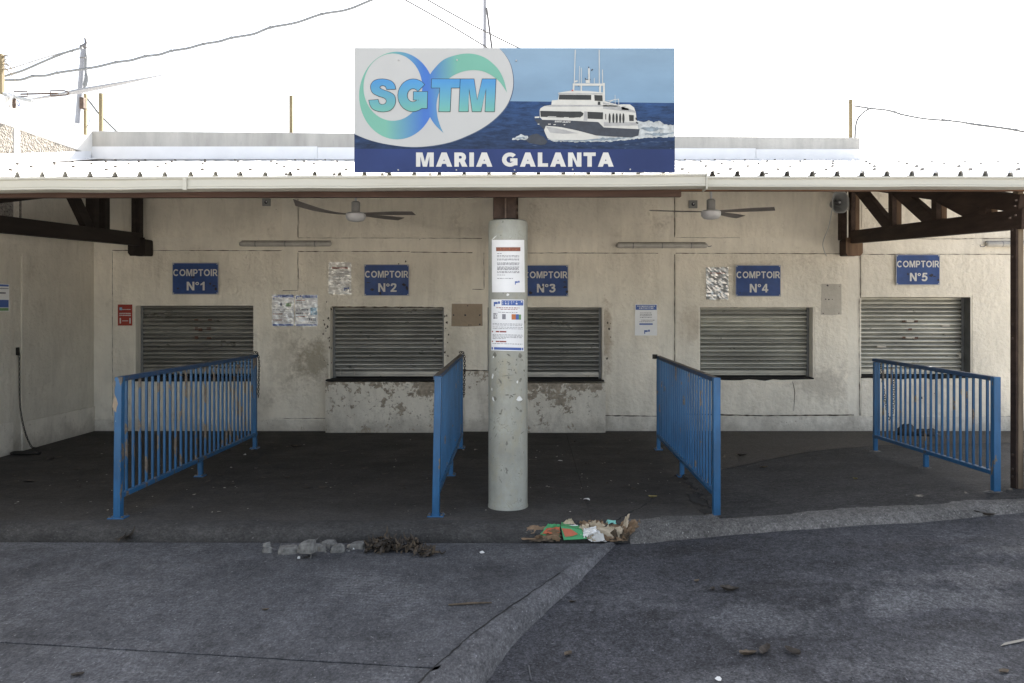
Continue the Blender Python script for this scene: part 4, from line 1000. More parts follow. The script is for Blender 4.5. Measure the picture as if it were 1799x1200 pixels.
# ------------------------------------------------------------------ lettering: each letter is a few filled outlines in a unit-high box
def stroke(pts, w2):
    P2 = [Vector(p) for p in pts]; n = len(P2); L = []; Rr = []
    for i in range(n):
        d = (P2[min(i+1, n-1)]-P2[max(i-1, 0)]).normalized(); q = Vector((-d.y, d.x))*w2/2; L.append(P2[i]+q); Rr.append(P2[i]-q)
    return Strip(tuple(p) for p in L+Rr[::-1])
def arc(cx, cy, rx, ry, a0, a1, n=22): return [(cx+rx*math.cos(R(lerp(a0,a1,i/n))), cy+ry*math.sin(R(lerp(a0,a1,i/n)))) for i in range(n+1)]
rect = lambda a, b, c, d: [(a,b),(c,b),(c,d),(a,d)]
def glyph(ch, w):
    h = w/2
    if ch == 'C': return [stroke(arc(.46,.5,.46-h,.5-h,42,318), w)], .88
    if ch == 'O': return [stroke(arc(.48,.5,.48-h,.5-h,-2,182), w), stroke(arc(.48,.5,.48-h,.5-h,178,362), w)], .96
    if ch == 'G': return [stroke(arc(.48,.5,.48-h,.5-h,40,318), w), rect(.50,.36,.94,.36+w*.85), rect(.94-w*.95,.10,.94,.45)], .96
    if ch == 'S' and w > .25:                             # heavy S: drawn by its outline
        o = catmull([(392,400),(381,360),(345,325),(272,308),(200,320),(166,358),(165,400),(186,438),(238,465),(288,482),(311,508),(300,536),(270,545),(244,533),(232,499)], 4)+catmull([(149,506),(164,556),(198,592),(270,610),(342,598),(381,558),(393,508),(380,460),(340,432),(282,410),(250,393),(247,377),(271,366),(298,376),(311,403)], 4)
        return [[((a-149)/244, (608-b)/300) for a, b in o]], 1.0
    if ch == 'S': return [stroke(catmull([(.80-h*.6,.69),(.70,.86),(.42,1-h),(.17,.90-h*.3),(h+.01,.735),(.20,.575),(.43,.505),(.66,.42),(.82-h,.275),(.68,.12),(.41,h),(.15,.125),(h*.65,.31)], 5), w)], .84
    if ch == 'M': W = .78+w; return [[(0,0),(0,1),(w*1.4,1),(W/2,.34),(W-w*1.4,1),(W,1),(W,0),(W-w*.95,0),(W-w*.95,.72),(W/2+w*.45,0),(W/2-w*.45,0),(w*.95,.72),(w*.95,0)]], W
    if ch == 'N': W = .60+w*.8; return [[(0,0),(0,1),(w*1.08,1),(W-w,.36),(W-w,1),(W,1),(W,0),(W-w*1.08,0),(w,.64),(w,0)]], W
    if ch == 'I': return [rect(0,0,w,1)], w
    if ch == 'L': return [[(0,0),(0,1),(w,1),(w,w*.9),(.62,w*.9),(.62,0)]], .62
    if ch == 'T': W = .74; return [[(0,1),(W,1),(W,1-w*.92),(W/2+h,1-w*.92),(W/2+h,0),(W/2-h,0),(W/2-h,1-w*.92),(0,1-w*.92)]], W
    if ch == 'A': W = .72+w*.9; return [[(0,0),(w*1.12,0),(W/2+w*.56,1),(W/2-w*.56,1)], [(W,0),(W/2+w*.56,1),(W/2-w*.56,1),(W-w*1.12,0)], rect(w*1.0,.20,W-w*1.0,.20+w*.75)], W
    if ch in 'PR':
        lo = .42 if ch == 'P' else .45; r = (1-w*.92-lo)/2+0.0; cy = lo+r+0.0
        b = [(h,1-w*.46)]+arc(.40,(1-w*.46+lo)/2+0,.70-h-.40+.0,(1-w*.46-lo)/2,90,-90,14)+[(h,lo)]
        g = [rect(0,0,w,1), stroke(b, w*.92)]
        if ch == 'R': g.append([(.28,.45),(.28+w*1.15,.45),(.78,0),(.78-w*1.2,0)])
        return g, (.70 if ch == 'P' else .76)
    if ch == 'E': return [rect(0,0,w,1), rect(w,0,.62,w*.9), rect(w,.5-h*.9,.58,.5+h*.9), rect(w,1-w*.9,.62,1)], .62
    if ch == '1': return [[(.26,0),(.26+w,0),(.26+w,1),(.30,1),(.20,.85),(.04,.75),(.04,.57),(.26,.68)]], .26+w
    if ch == '2': return [stroke(catmull([(h+.01,.68),(.14,.87),(.31,1-h),(.50,.86),(.52,.68),(.42,.48),(.22,.26),(.10,.10)], 5), w), rect(0,0,.64,w*.95)], .64
    if ch == '3': return [stroke(catmull([(h,.75),(.14,.88),(.30,1-h),(.48,.86),(.48,.66),(.24,.53)], 5), w), stroke(catmull([(.24,.53),(.50,.46),(.53,.26),(.40,.11),(.28,h),(.12,.12),(h*.8,.27)], 5), w)], .64
    if ch == '4': return [rect(.37,0,.37+w,1), rect(0,.20,.68,.20+w*.9), [(0,.20+w*.4),(.02,.40),(.37,1),(.46,1),(.40,.82),(.20,.36)]], .68
    if ch == '5': return [rect(.12,1-w*.95,.60,1), [(.12,1),(.12+w*.8,1),(.06+w*.9,.50),(.04,.45)], stroke(catmull([(.07,.50),(.28,.60),(.50,.50),(.52,.28),(.40,.11),(.28,h),(.12,.12),(h*.8,.26)], 5), w)], .66
    if ch == '°': return [stroke(arc(.18,.80,.13,.13,-3,183,10), w*.55), stroke(arc(.18,.80,.13,.13,177,363,10), w*.55)], .36
    return [], .34
def word(mb, s, x0, x1, z0, z1, y, w=.2, gap=.12, shear=0.0, dy=.0003, each=None):
    gl = []; x = 0
    for ch in s:
        g, a = glyph(ch, w); gl.append((g, x)); x += a+gap
    tot = x-gap
    for g, ox in gl:
        if each: mb = MB()
        for q, poly in enumerate(g):
            mb.flat(type(poly)([(x0+(x1-x0)*(px+ox)/tot+(pz-.5)*shear*(z1-z0), z0+(z1-z0)*pz) for px, pz in poly]), y-dy*q)
        if each: mb.build('letter', each[0], each[1])
    return mb
def offset_poly(pts, d):
    if isinstance(pts, Strip):
        n = len(pts)//2; A = [Vector(p) for p in pts[:n]]; Bs = [Vector(p) for p in pts[n:]][::-1]; oa, ob = [], []
        for i in range(n):
            q = (A[i]-Bs[i]).normalized()*d; e = Vector((0,0))
            if i == 0: e = ((A[0]+Bs[0])-(A[1]+Bs[1])).normalized()*d
            if i == n-1: e = ((A[i]+Bs[i])-(A[i-1]+Bs[i-1])).normalized()*d
            oa.append(tuple(A[i]+q+e)); ob.append(tuple(Bs[i]-q+e))
        return Strip(oa+ob[::-1])
    n = len(pts); A = sum(pts[i][0]*pts[(i+1) % n][1]-pts[(i+1) % n][0]*pts[i][1] for i in range(n)); sg = 1 if A > 0 else -1; o = []
    for i in range(n):
        a, b, c = Vector(pts[i-1]), Vector(pts[i]), Vector(pts[(i+1) % n]); e1 = (b-a); e2 = (c-b)
        if e1.length < 1e-7: e1 = e2
        if e2.length < 1e-7: e2 = e1
        e1 = e1.normalized(); e2 = e2.normalized()
        n1 = Vector((e1.y, -e1.x))*sg; n2 = Vector((e2.y, -e2.x))*sg; m = n1+n2
        if m.length < .3: m = n1
        m.normalize(); f = min(2.0, 1/max(.35, m.dot(n1))); q = b+m*d*f; o.append((q.x, q.y))
    return o

# ------------------------------------------------------------------ the big sign on the eave
YS = 6.05; S = YS/FPX
sx = lambda px: (px-VX)*S
szz = lambda py: EYE+(VY-py)*S
sign = thing('company_sign', 'wide printed sign with ferry picture reading SGTM and MARIA GALANTA above the gutter', 'sign', (sx(903.5), YS, szz(302)))
X0, X1, Z0, Z1 = sx(622.5), sx(1185.5), szz(303), szz(84.2)
MB().box(X0, X1, YS, YS+.006, Z0, Z1).build('panel', M['p_white'], sign)
fr = MB()
for x in (X0+.25, (X0+X1)/2, X1-.25): fr.box(x-.02, x+.02, YS+.008, YS+.04, Z0+.0, Z1-.03); fr.beam((x, YS+.04, Z1-.15), (x, YS+1.0, rz(YS+1.0)+.04), .025, .025)
for z in (Z0+.05, Z1-.1): fr.box(X0+.03, X1-.03, YS+.041, YS+.07, z-.018, z+.018)
fr.build('back_frame', M['steel'], sign)
y = lambda k: YS-.0010-.0009*k
Z2 = szz(262); ZH = szz(179)
MB().flat([(X0,Z0),(X1,Z0),(X1,Z2-.002),(X0,Z2+.002)], y(0)).build('name_band', M['p_band'], sign)
MB().flat([(X0,Z2+.002),(X1,Z2-.002),(X1,szz(181)),(X0,szz(175))], y(0)).build('sea_print', M['p_sea'], sign)
MB().flat([(X0,szz(175)),(X1,szz(181)),(X1,Z1),(X0,Z1)], y(0)).build('sky_print', M['p_sky'], sign)
L = lambda pts: [(sx(620+a/5.217), szz(80+b/5.217)) for a, b in pts]
ov = catmull([(1338,22),(1400,95),(1448,190),(1470,330),(1450,460),(1390,580),(1270,700),(1100,805),(860,895),(580,931),(330,908),(150,866),(14,812)], 7)
MB().flat(L([(14,22)]+[(a+7,b+5) for a, b in ov]), y(1)).build('field_edge', M['p_edge'], sign)
MB().flat(L([(14,22)]+ov), y(2)).build('logo_field', M['p_white'], sign)
GREEN = (.14,.37,.29); BLUE = (.033,.13,.45); BLUE2 = (.055,.28,.60)
M['p_ring'] = m_grad('logo_ring_print', 0, sx(620+300/5.217), sx(620+650/5.217), GREEN, BLUE)
M['p_wave'] = m_grad('logo_wave_print', 0, sx(620+690/5.217), sx(620+960/5.217), BLUE, GREEN)
M['p_sgtm'] = m_grad('logo_letter_print', 2, szz(80+590/5.217), szz(80+330/5.217), (.12,.36,.32), (.05,.24,.52))
oe = lambda cx, cy, rx, ry, n=64: [(cx+rx*math.cos(2*math.pi*k/n), cy-ry*math.sin(2*math.pi*k/n)) for k in range(n+1)]
def ring_strip(outer, inner, yy):
    m = MB(); a, b = L(outer), L(inner); n = len(a)
    return m.add([(p[0], yy, p[1]) for p in a]+[(p[0], yy, p[1]) for p in b], [(i, i+1, n+i+1, n+i) for i in range(n-1)])
ring_strip(oe(405,460,347,402), oe(367,383,269,308), y(3)).build('logo_ring', M['p_ring'], sign)
cut = catmull([(832,805),(760,735),(710,662),(668,565),(657,440),(690,310),(740,222),(850,122),(1040,75),(1200,108),(1320,205),(1380,310),(1412,432)], 7)
inn2 = catmull([(832,805),(800,735),(774,640),(768,530),(800,410),(880,305),(1000,243),(1130,228),(1240,258),(1340,330),(1412,432)], 8)
MB().flat(L(cut+inn2[::-1][1:-1]), y(4)).build('logo_wave', M['p_wave'], sign)
# the white notch between the two arcs, above and below, comes from the arcs themselves; the four letters go on top
for ch, a0, a1 in (('S',150,392), ('G',415,688), ('T',718,975), ('M',980,1303)):
    lm = MB(); om = MB()
    g, adv = glyph(ch, .29); k = 0
    sh = .045 if ch in 'TM' else .02
    for q, poly in enumerate(g):
        base = type(poly)([(a0+(a1-a0)*(px/adv)+(pz-.5)*sh*298, 606-296*pz) for px, pz in poly])
        lm.flat(type(poly)(L(base)), y(6)-.0002*q); om.flat(type(poly)(L(offset_poly(base, 5.0))), y(5)-.0001*q)
    o = lm.build('letter', M['p_sgtm'], sign); om.build('letter_outline', M['p_ink'], o)
word(None, 'MARIA', sx(731), sx(865), szz(293), szz(268), y(1), .27, .13, each=(M['letter'], sign)); word(None, 'GALANTA', sx(882), sx(1078), szz(293), szz(268), y(1), .27, .13, each=(M['letter'], sign))
# the printed ferry
B = lambda pts: [(sx(890+a/5.217), szz(80+b/5.217)) for a, b in pts]
fo = MB()
def ragged(pts, amp, sd):
    o = []; rg = random.Random(sd)
    for a, b in zip(pts, pts[1:]+pts[:1]):
        n = max(1, int(math.hypot(b[0]-a[0], b[1]-a[1])/16))
        for i in range(n): o.append((lerp(a[0],b[0],i/n)+rg.uniform(-amp,amp), lerp(a[1],b[1],i/n)+rg.uniform(-amp,amp)))
    return o
fo.flat(B(ragged([(380,858),(520,800),(820,815),(1150,820),(1195,690),(1250,700),(1300,690),(1350,706),(1400,692),(1450,725),(1537,730),(1537,838),(1300,845),(1180,858),(950,880),(640,885),(430,880)], 5, 1)), y(2))
fo.flat(B(ragged([(45,862),(90,835),(130,815),(195,832),(205,862),(120,866)], 5, 2)), y(2))
fo.build('wake_print', M['p_foam'], sign)
sp = MB(); rg = random.Random(9)
for k in range(26):
    a, b = rg.uniform(60,1500), rg.uniform(880,945); l = rg.uniform(15,55); sp.flat(B([(a,b),(a+l*.5,b-4),(a+l,b),(a+l*.5,b+3)]), y(1))
sp.build('wavelet_print', M['p_edge'], sign)['kind'] = 'stuff'
MB().flat(B(ragged([(180,870),(215,825),(270,808),(330,830),(372,880),(350,905),(290,912),(210,895)], 4, 3)), y(3)).build('bow_wave_print', M['p_hull'], sign)
sh_ = MB().flat(B([(330,735),(500,748),(650,781),(830,826),(860,850),(700,868),(420,866),(375,850),(352,800)]), y(4))
sh_.flat(B([(303,592),(312,575),(345,556),(410,545),(415,505),(470,500),(480,448),(470,436),(520,426),(600,414),(750,418),(880,432),(900,440),(902,512),(1020,545),(1050,541),(1130,541),(1168,570),(1184,622),(1190,680),(1208,768),(890,752),(838,706),(600,692),(330,684),(305,660)]), y(4))
sh_.build('ship_hull_print', M['p_ship'], sign)
MB().flat(B([(255,680),(300,676),(330,682),(600,690),(840,703),(890,752),(1000,758),(1218,768),(1207,828),(1150,842),(1000,838),(820,826),(650,780),(500,750),(360,735),(345,775),(318,745),(285,715)]), y(5)).build('ship_side_print', M['p_hull'], sign)
gs = MB()                                               # grey shades printed on the hull and decks
for q in ([(345,556),(410,545),(880,546),(1020,552),(1020,560),(700,562),(400,562)], [(475,436),(880,440),(880,450),(480,449)], [(712,604),(736,606),(740,690),(705,690)], [(884,520),(1010,548),(1180,600),(1184,620),(1100,606),(884,580)], [(890,700),(1190,706),(1200,735),(892,740)], [(360,742),(520,772),(660,806),(520,812),(400,800)], [(1050,560),(1110,556),(1120,596),(1056,590)]):
    gs.flat(B(ragged(q, 1.2, 5)), y(4)-.0004)
gs.build('ship_shade_print', M['p_shade'], sign)['kind'] = 'stuff'
gs = MB()
for q in ([(430,870),(700,852),(980,846),(1180,838),(1000,868),(700,880)], [(1215,760),(1330,745),(1450,760),(1330,790)], [(1240,812),(1400,800),(1537,800),(1400,830)], [(80,852),(160,838),(195,856)]):
    gs.flat(B(ragged(q, 7, 8)), y(2)-.0004)
gs.build('wake_shade_print', M['p_wake'], sign)['kind'] = 'stuff'
gm = MB()
for q in ([(482,452),(775,455),(775,500),(478,497)], [(803,455),(878,458),(880,512),(806,508)], [(308,600),(560,606),(680,606),(705,622),(700,642),(670,664),(560,664),(312,655)], [(740,608),(884,614),(882,678),(742,672)],
          [(904,628),(912,628),(912,680),(904,680)], [(1120,636),(1165,640),(1165,694),(1124,694)], [(836,515),(858,515),(860,546),(834,546)]): gm.flat(B(q), y(5))
for cx in (944,978,1009,1040,1070): gm.flat(B(oe(cx,668,10.5,46,18)[:-1]), y(5))
gm.build('ship_window_print', M['p_glass'], sign)
mm = MB()
def ln(a, b, c, d, wd=6): mm.flat(list(B(stroke([(a,b),(c,d)], wd))), y(5)-.0001*len(mm.f)*.01)
for q in ((606,359,900,361,20),(616,350,612,425,15),(684,365,684,420,12),(856,350,856,436,16),(891,345,893,515,17),(620,350,629,40,7),(849,350,848,40,7),(665,350,668,190,4),(684,350,684,205,5),(880,350,878,222,6),(756,345,754,210,13),(740,345,740,318,30),(803,350,803,300,5),
          (860,545,1025,548,5),(868,520,1025,492,4),(940,520,990,495,5),(995,545,993,455,4),(1028,550,1026,490,5),(945,548,945,515,4),(620,335,650,325,14),(1040,560,1080,548,20),(1090,560,1160,575,22),
          (350,672,385,652,5),(385,652,455,655,5),(395,668,455,668,4),(525,660,570,662,5),(530,678,570,678,4),(620,665,668,662,5),(258,660,300,658,14),(285,722,300,722,8),(380,722,405,722,7),(430,727,450,725,7),(523,728,537,728,7)): ln(*q)
mm.build('ship_rigging_print', M['p_ship'], sign)['kind'] = 'stuff'
mm = MB()
for q in ((752,210,752,196,8),(775,232,790,218,10),(752,262,752,292,10),(722,315,770,314,5),(720,300,724,312,8),(655,373,664,373,6),(845,372,850,376,8),(1185,662,1190,684,14),(1185,705,1205,715,14)): ln(*q)
mm.build('ship_detail_print', M['p_ink'], sign)['kind'] = 'stuff'
MB().flat(B([(592,420),(603,403),(615,420)]), y(6)).build('ship_lamp_print', M['p_red'], sign)
tm = MB(); word(tm, 'MARIA', *[sx(890+v/5.217) for v in (442,505)], *[szz(80+v/5.217) for v in (706,690)], y(6)-.0004, .24, .15, .2); word(tm, 'GALANTA', *[sx(890+v/5.217) for v in (512,585)], *[szz(80+v/5.217) for v in (710,694)], y(6)-.0004, .24, .15, .2)
tm.build('ship_name', M['letter'], sign)
rv = MB()
for px, py in ((700,106),(803,106),(907,107),(700,299),(802,299),(904,299),(1006,298),(1107,298)):
    rv.tube([(sx(px), YS-.002, szz(py)), (sx(px), YS-.013, szz(py))], .006, 8)
rv.build('rivet', M['plate_rim'], sign)

# ------------------------------------------------------------------ counter signs
def plate(n, px0, px1, py0, py1, label, marks):
    x0, x1, z0, z1 = [v for v in (wx(px0)*.9962, wx(px1)*.9962)]+[EYE+(VY-py1)/FPX*(YW-.04), EYE+(VY-py0)/FPX*(YW-.04)]
    Y = YW-.04; t = thing('counter_sign', label, 'sign', ((x0+x1)/2, Y, z0), 'blue counter signs')
    MB().box(x0, x1, Y, Y+.004, z0, z1).build('rim', M['plate_rim'], t, bevel=.0015)
    c = .012; a, b, cc, d = x0+.009, x1-.009, z0+.009, z1-.009
    MB().flat([(a+c,cc),(b-c,cc),(b,cc+c),(b,d-c),(b-c,d),(a+c,d),(a,d-c),(a,cc+c)], Y-.0012).build('plate', M['plate'], t)
    W, H = x1-x0, z1-z0; ea = (M['letter'], t)
    word(None, 'COMPTOIR', x0+W*.022, x1-W*.022, z1-H*.42, z1-H*.205, Y-.0024, .19, .13, each=ea)
    word(None, 'N°'+str(n), x0+W*.315, x0+W*(.72 if n != 1 else .70), z0+H*.13, z0+H*.40, Y-.0024, .19, .10, each=ea)
    sm = MB(); rg = random.Random(n)
    for u, v, rx, ry in marks:
        cx, cz = x0+W*u, z0+H*v
        sm.flat([(cx+rx*W*rg.uniform(.5,1.2)*math.cos(k*.7), cz+ry*H*rg.uniform(.5,1.2)*math.sin(k*.7)) for k in range(9)], Y-.0035)
        sm.build('scuff', M['scuff'], t); sm = MB()
    sc_ = MB()
    for u in (x0+.02, x1-.02):
        for v in (z0+.02, z1-.02): sc_.tube([(u,Y-.001,v),(u,Y-.006,v)], .007, 8)
    sc_.build('screw', M['plate_rim'], t)
    sp_ = MB().box(x0+.01, x0+.03, Y+.0045, YW-.004, z0+.02, z1-.02).box(x1-.03, x1-.01, Y+.0045, YW-.004, z0+.02, z1-.02).build('spacer', M['guide'], t)
plate(1, 302.5, 384, 461.5, 517.5, 'blue sign COMPTOIR N°1 above the leftmost shutter', [(.82,.34,.035,.04),(.90,.27,.06,.03),(.94,.18,.025,.06),(.13,.19,.03,.03),(.46,.54,.04,.03)])
plate(2, 639.5, 719, 464.5, 520, 'blue sign COMPTOIR N°2 above the second shutter', [(.88,.36,.05,.05),(.95,.25,.035,.08),(.18,.20,.04,.04),(.36,.08,.03,.06),(.10,.42,.05,.02),(.50,.55,.03,.025)])
plate(3, 918, 998.5, 465.5, 521, 'blue sign COMPTOIR N°3 partly hidden by the round pillar', [(.93,.30,.05,.045),(.97,.16,.03,.05),(.17,.13,.045,.05),(.42,.30,.04,.03),(.92,.46,.03,.03)])
plate(4, 1292, 1372, 465.5, 521, 'blue sign COMPTOIR N°4 above the fourth shutter, the cleanest of the row', [(.10,.12,.02,.02)])
plate(5, 1574, 1651.5, 447, 501, 'blue sign COMPTOIR N°5, mounted higher than the rest, right of the truss foot', [(.80,.31,.05,.06),(.87,.29,.05,.02),(.955,.17,.03,.05),(.27,.36,.03,.05)])

# ------------------------------------------------------------------ notices
class Sheet:                                            # a paper notice; uv (0..1, v down) goes through fn(u, v, lift)
    def __init__(s, name, label, cat, fn, mat, nu=2, nv=2, group=None):
        s.fn = fn; s.t = thing(name, label, cat, fn(.5, 1, 0), group); s.k = 0
        s.quad(0, 0, 1, 1, mat, 'sheet', nu, nv)
    def q(s, mb, u0, v0, u1, v1, nu=1, nv=1, lift=.0008):
        vs = [s.fn(lerp(u0,u1,i/nu), lerp(v0,v1,j/nv), lift) for j in range(nv+1) for i in range(nu+1)]; n = nu+1
        mb.add(vs, [(j*n+i, (j+1)*n+i, (j+1)*n+i+1, j*n+i+1) for j in range(nv) for i in range(nu)])
    def quad(s, u0, v0, u1, v1, mat, name, nu=2, nv=2, lift=0.0):
        m = MB(); s.q(m, u0, v0, u1, v1, nu, nv, lift); return m.build(name, M[mat], s.t)
    def block(s, items, mat, name, lift=.001, nu=3):
        for it in items:
            m = MB(); s.q(m, *it, nu, 2, lift); m.build(name, M[mat], s.t)
    def text(s, rows, name='print', mat='paper_ink', sd=1, nu=1):
        rg = random.Random(sd); m = MB()
        for u0, u1, v, h in rows:                       # a row of unreadable words: dashes of uneven length
            u = u0
            while u < u1-.01:
                l = min(u1-u, rg.uniform(.03, .10)); s.q(m, u, v, u+l, v+h*rg.uniform(.7,1), nu, 1, .001); u += l+.018
        o = m.build(name, M[mat], s.t); o['kind'] = 'stuff'; return o
def wallfn(px0, px1, py0, py1, Y=None, skew=0.0, crumple=0.0, sd=0):
    Y = Y or YW-.012; a, b, c, d = (px0-VX)/FPX*Y, (px1-VX)/FPX*Y, EYE+(VY-py0)/FPX*Y, EYE+(VY-py1)/FPX*Y
    def f(u, v, lift):
        cr = crumple*(mnoise.noise((u*3.1+sd, v*4.2, sd))+.5*mnoise.noise((u*8+sd, v*9, 2))) if crumple else 0
        return Vector((lerp(a,b,u)+skew*(v-.5), Y-lift-abs(cr)-.001*math.sin(v*3.1), lerp(c,d,v)))
    return f
def logo(s, u, v, r): s.block([(u,v,u+r,v+r*.35),(u,v+r*.2,u+r*.3,v+r*.7),(u+r*1.1,v-r*.1,u+r*1.6,v+r*.3)], 'paper_blue', 'logo', .0012)
n1 = Sheet('red_notice', 'small red notice with white print left of the first shutter', 'notice', wallfn(207,232.5,535,572), 'red_notice', 4, 4)
n1.text([(.30,.9,.22,.04),(.12,.9,.40,.055),(.12,.9,.49,.055)], mat='letter', sd=3); n1.block([(.13,.64,.22,.90),(.80,.64,.89,.90),(.30,.76,.72,.79)], 'letter', 'figures'); n1.block([(.12,.14,.30,.27)], 'paper_cyan', 'roundel')
def sleeve(s, sd):
    m = MB(); nu, nv = 14, 18; n = nu+1
    vs = [s.fn(lerp(-.02,1.02,i/nu), lerp(-.01,1.03,j/nv), .008+.012*abs(mnoise.noise((i*.3+sd, j*.45, sd)))+.004*mnoise.noise((i*.9, j*.9, sd))) for j in range(nv+1) for i in range(nu+1)]
    m.add(vs, [(j*n+i, (j+1)*n+i, (j+1)*n+i+1, j*n+i+1) for j in range(nv) for i in range(nu)]); return m.build('plastic_sleeve', M['sleeve_shiny' if sd == 4 else 'sleeve'], s.t)
n2 = Sheet('sleeved_notice', 'notice in a shiny plastic sleeve, left one of the pair left of the second shutter', 'notice', wallfn(478,516.5,517.5,573), 'paper', 4, 6)
n2.block([(.34,.01,.98,.10),(.03,.93,.97,.99)], 'paper_blue', 'blue_band'); n2.block([(.36,.27,.46,.38)], 'paper_ink', 'card_picture'); n2.block([(.62,.27,.88,.38)], 'paper_green', 'picture'); n2.block([(.03,.60,.48,.63),(.03,.79,.48,.82)], 'paper_brown', 'red_line')
n2.text([(.05,.95,.47,.02),(.05,.95,.52,.02),(.05,.9,.68,.02),(.05,.9,.73,.02),(.05,.9,.86,.02)], sd=5); logo(n2, .05,.03,.18); sleeve(n2, 1)
n3 = Sheet('sleeved_notice', 'sleeved notice with a pale blue square, right one of the pair by the second shutter', 'notice', wallfn(518.5,558,518,573), 'paper', 4, 6)
n3.block([(.32,.01,.98,.10),(.03,.94,.97,.985)], 'paper_blue', 'blue_band'); n3.block([(.68,.40,.97,.64)], 'paper_cyan', 'blue_square'); n3.block([(.05,.16,.45,.19),(.05,.68,.48,.71)], 'paper_brown', 'red_line')
n3.text([(.05,.6,.45,.06),(.05,.6,.57,.06),(.55,.95,.74,.10),(.05,.5,.25,.02),(.05,.5,.3,.02),(.55,.95,.88,.02)], sd=6); logo(n3, .04,.03,.15); sleeve(n3, 2)
n4 = Sheet('sleeved_notice', 'yellowed crumpled notice with a brown heading, left of the COMPTOIR N°2 sign', 'notice', wallfn(577.5,617,461,516.5), 'white_paper', 4, 6)
n4.block([(.15,.14,.86,.21)], 'paper_brown', 'heading'); n4.text([(.18,.9,v,.018) for v in (.28,.32,.36,.44,.48,.52,.60,.64,.68)], sd=7); logo(n4, .68,.80,.14); sleeve(n4, 3)
n5 = Sheet('sleeved_notice', 'glaring plastic-sleeved notice left of the COMPTOIR N°4 sign', 'notice', wallfn(1240.5,1279,470,525.5), 'p_white', 4, 6)
n5.block([(.18,.14,.88,.21)], 'paper_brown', 'heading'); n5.text([(.2,.9,v,.016) for v in (.30,.35,.52,.57)], sd=8); sleeve(n5, 4)
n6 = Sheet('paper_notice', 'white notice with a blue heading on the wall right of the third shutter', 'notice', wallfn(1115.5,1154.5,534.5,589.5, skew=-.004), 'paper', 4, 6)
n6.block([(.03,.02,.97,.18)], 'paper_blue', 'heading'); n6.text([(.1,.9,.05,.03),(.18,.85,.11,.03)], 'heading_print', 'paper', 4); n6.text([(.22,.76,v,.022) for v in (.27,.32,.36,.41)]+[(.28,.9,.50,.022),(.2,.8,.55,.02)], sd=9)
n6.block([(.20,.61,.80,.66)], 'paper_blue', 'blue_line'); logo(n6, .42,.83,.16)
sf = lambda u, v, l: Vector((XL+.014+l, lerp(syp(-55), syp(14), u), lerp(EYE+(VY-499)/FPX*syp(6), EYE+(VY-547)/FPX*syp(6), v)))
n7 = Sheet('paper_notice', 'blue and white notice cut by the left edge on the side wall', 'notice', sf, 'paper', 2, 2)
n7.block([(.55,.02,.98,.09),(.05,.58,.98,.86)], 'paper_blue', 'blue_panel', .002); n7.block([(.05,.15,.98,.18),(.1,.30,.9,.36)], 'paper_ink', 'print', .002); n7.block([(.2,.88,.98,.98)], 'paper_green', 'green_panel', .002)
def pfn(pts):                                           # four corners in the photo, wrapped on the pillar
    (a, b), (c, d), (e, f), (g, h) = pts
    def fn(u, v, l):
        px = lerp(lerp(a,c,u), lerp(g,e,u), v); py = lerp(lerp(b,d,u), lerp(h,f,u), v); r = PR+.0035+l+.0015*mnoise.noise((u*2, v*3, a))
        return onpillar(px, py, r)
    return fn
n8 = Sheet('pillar_notice', 'white typed notice with a brown heading, upper one on the round pillar', 'notice', pfn([(864,421.5),(921,421.5),(922,513.5),(864.5,513.5)]), 'paper', 16, 8)
n8.block([(.13,.14,.88,.215)], 'paper_brown', 'heading', .0012, 8); n8.text([(.26,.62,.155,.016),(.2,.8,.185,.014)], 'heading_print', 'paper_orange', 2)
n8.text([(.16,.30,.255,.013)]+[(.16,.84,v,.013) for v in (.295,.318,.36,.378,.432,.45,.468,.51,.528,.546,.564,.60,.62)]+[(.16,.40,.665,.013),(.16,.64,.73,.013)], sd=11, nu=2); logo(n8, .70,.79,.09)
n9 = Sheet('pillar_notice', 'notice with blue bands and small pictures, lower one on the round pillar', 'notice', pfn([(863.5,526),(920.5,526.5),(920.5,617),(863,615.5)]), 'paper', 16, 8)
n9.block([(.31,.015,.98,.115),(.01,.935,.98,.985)], 'paper_blue', 'blue_band', .0012, 8); n9.text([(.34,.95,.03,.03),(.34,.80,.07,.03)], 'heading_print', 'paper', 5)
n9.text([(.15,.86,.155,.016),(.28,.80,.185,.012)], 'red_print', 'paper_red', 13, 2); n9.block([(.33,.285,.44,.385)], 'paper_ink', 'card_picture', .0012); n9.block([(.62,.285,.75,.39)], 'paper_orange', 'picture', .0012); n9.block([(.75,.285,.84,.39)], 'paper_blue', 'picture', .0012); n9.block([(.84,.29,.91,.39)], 'paper_green', 'picture', .0012)
n9.block([(.02,.617,.46,.643),(.02,.81,.46,.836)], 'paper_red', 'red_line', .0012); n9.text([(.04,.96,v,.012) for v in (.47,.495,.535,.565,.685,.71,.735,.86)]+[(.2,.8,.245,.012),(.06,.18,.27,.03),(.06,.18,.31,.03),(.06,.18,.35,.03),(.04,.45,.76,.012)], sd=14, nu=2); logo(n9, .07,.05,.12)

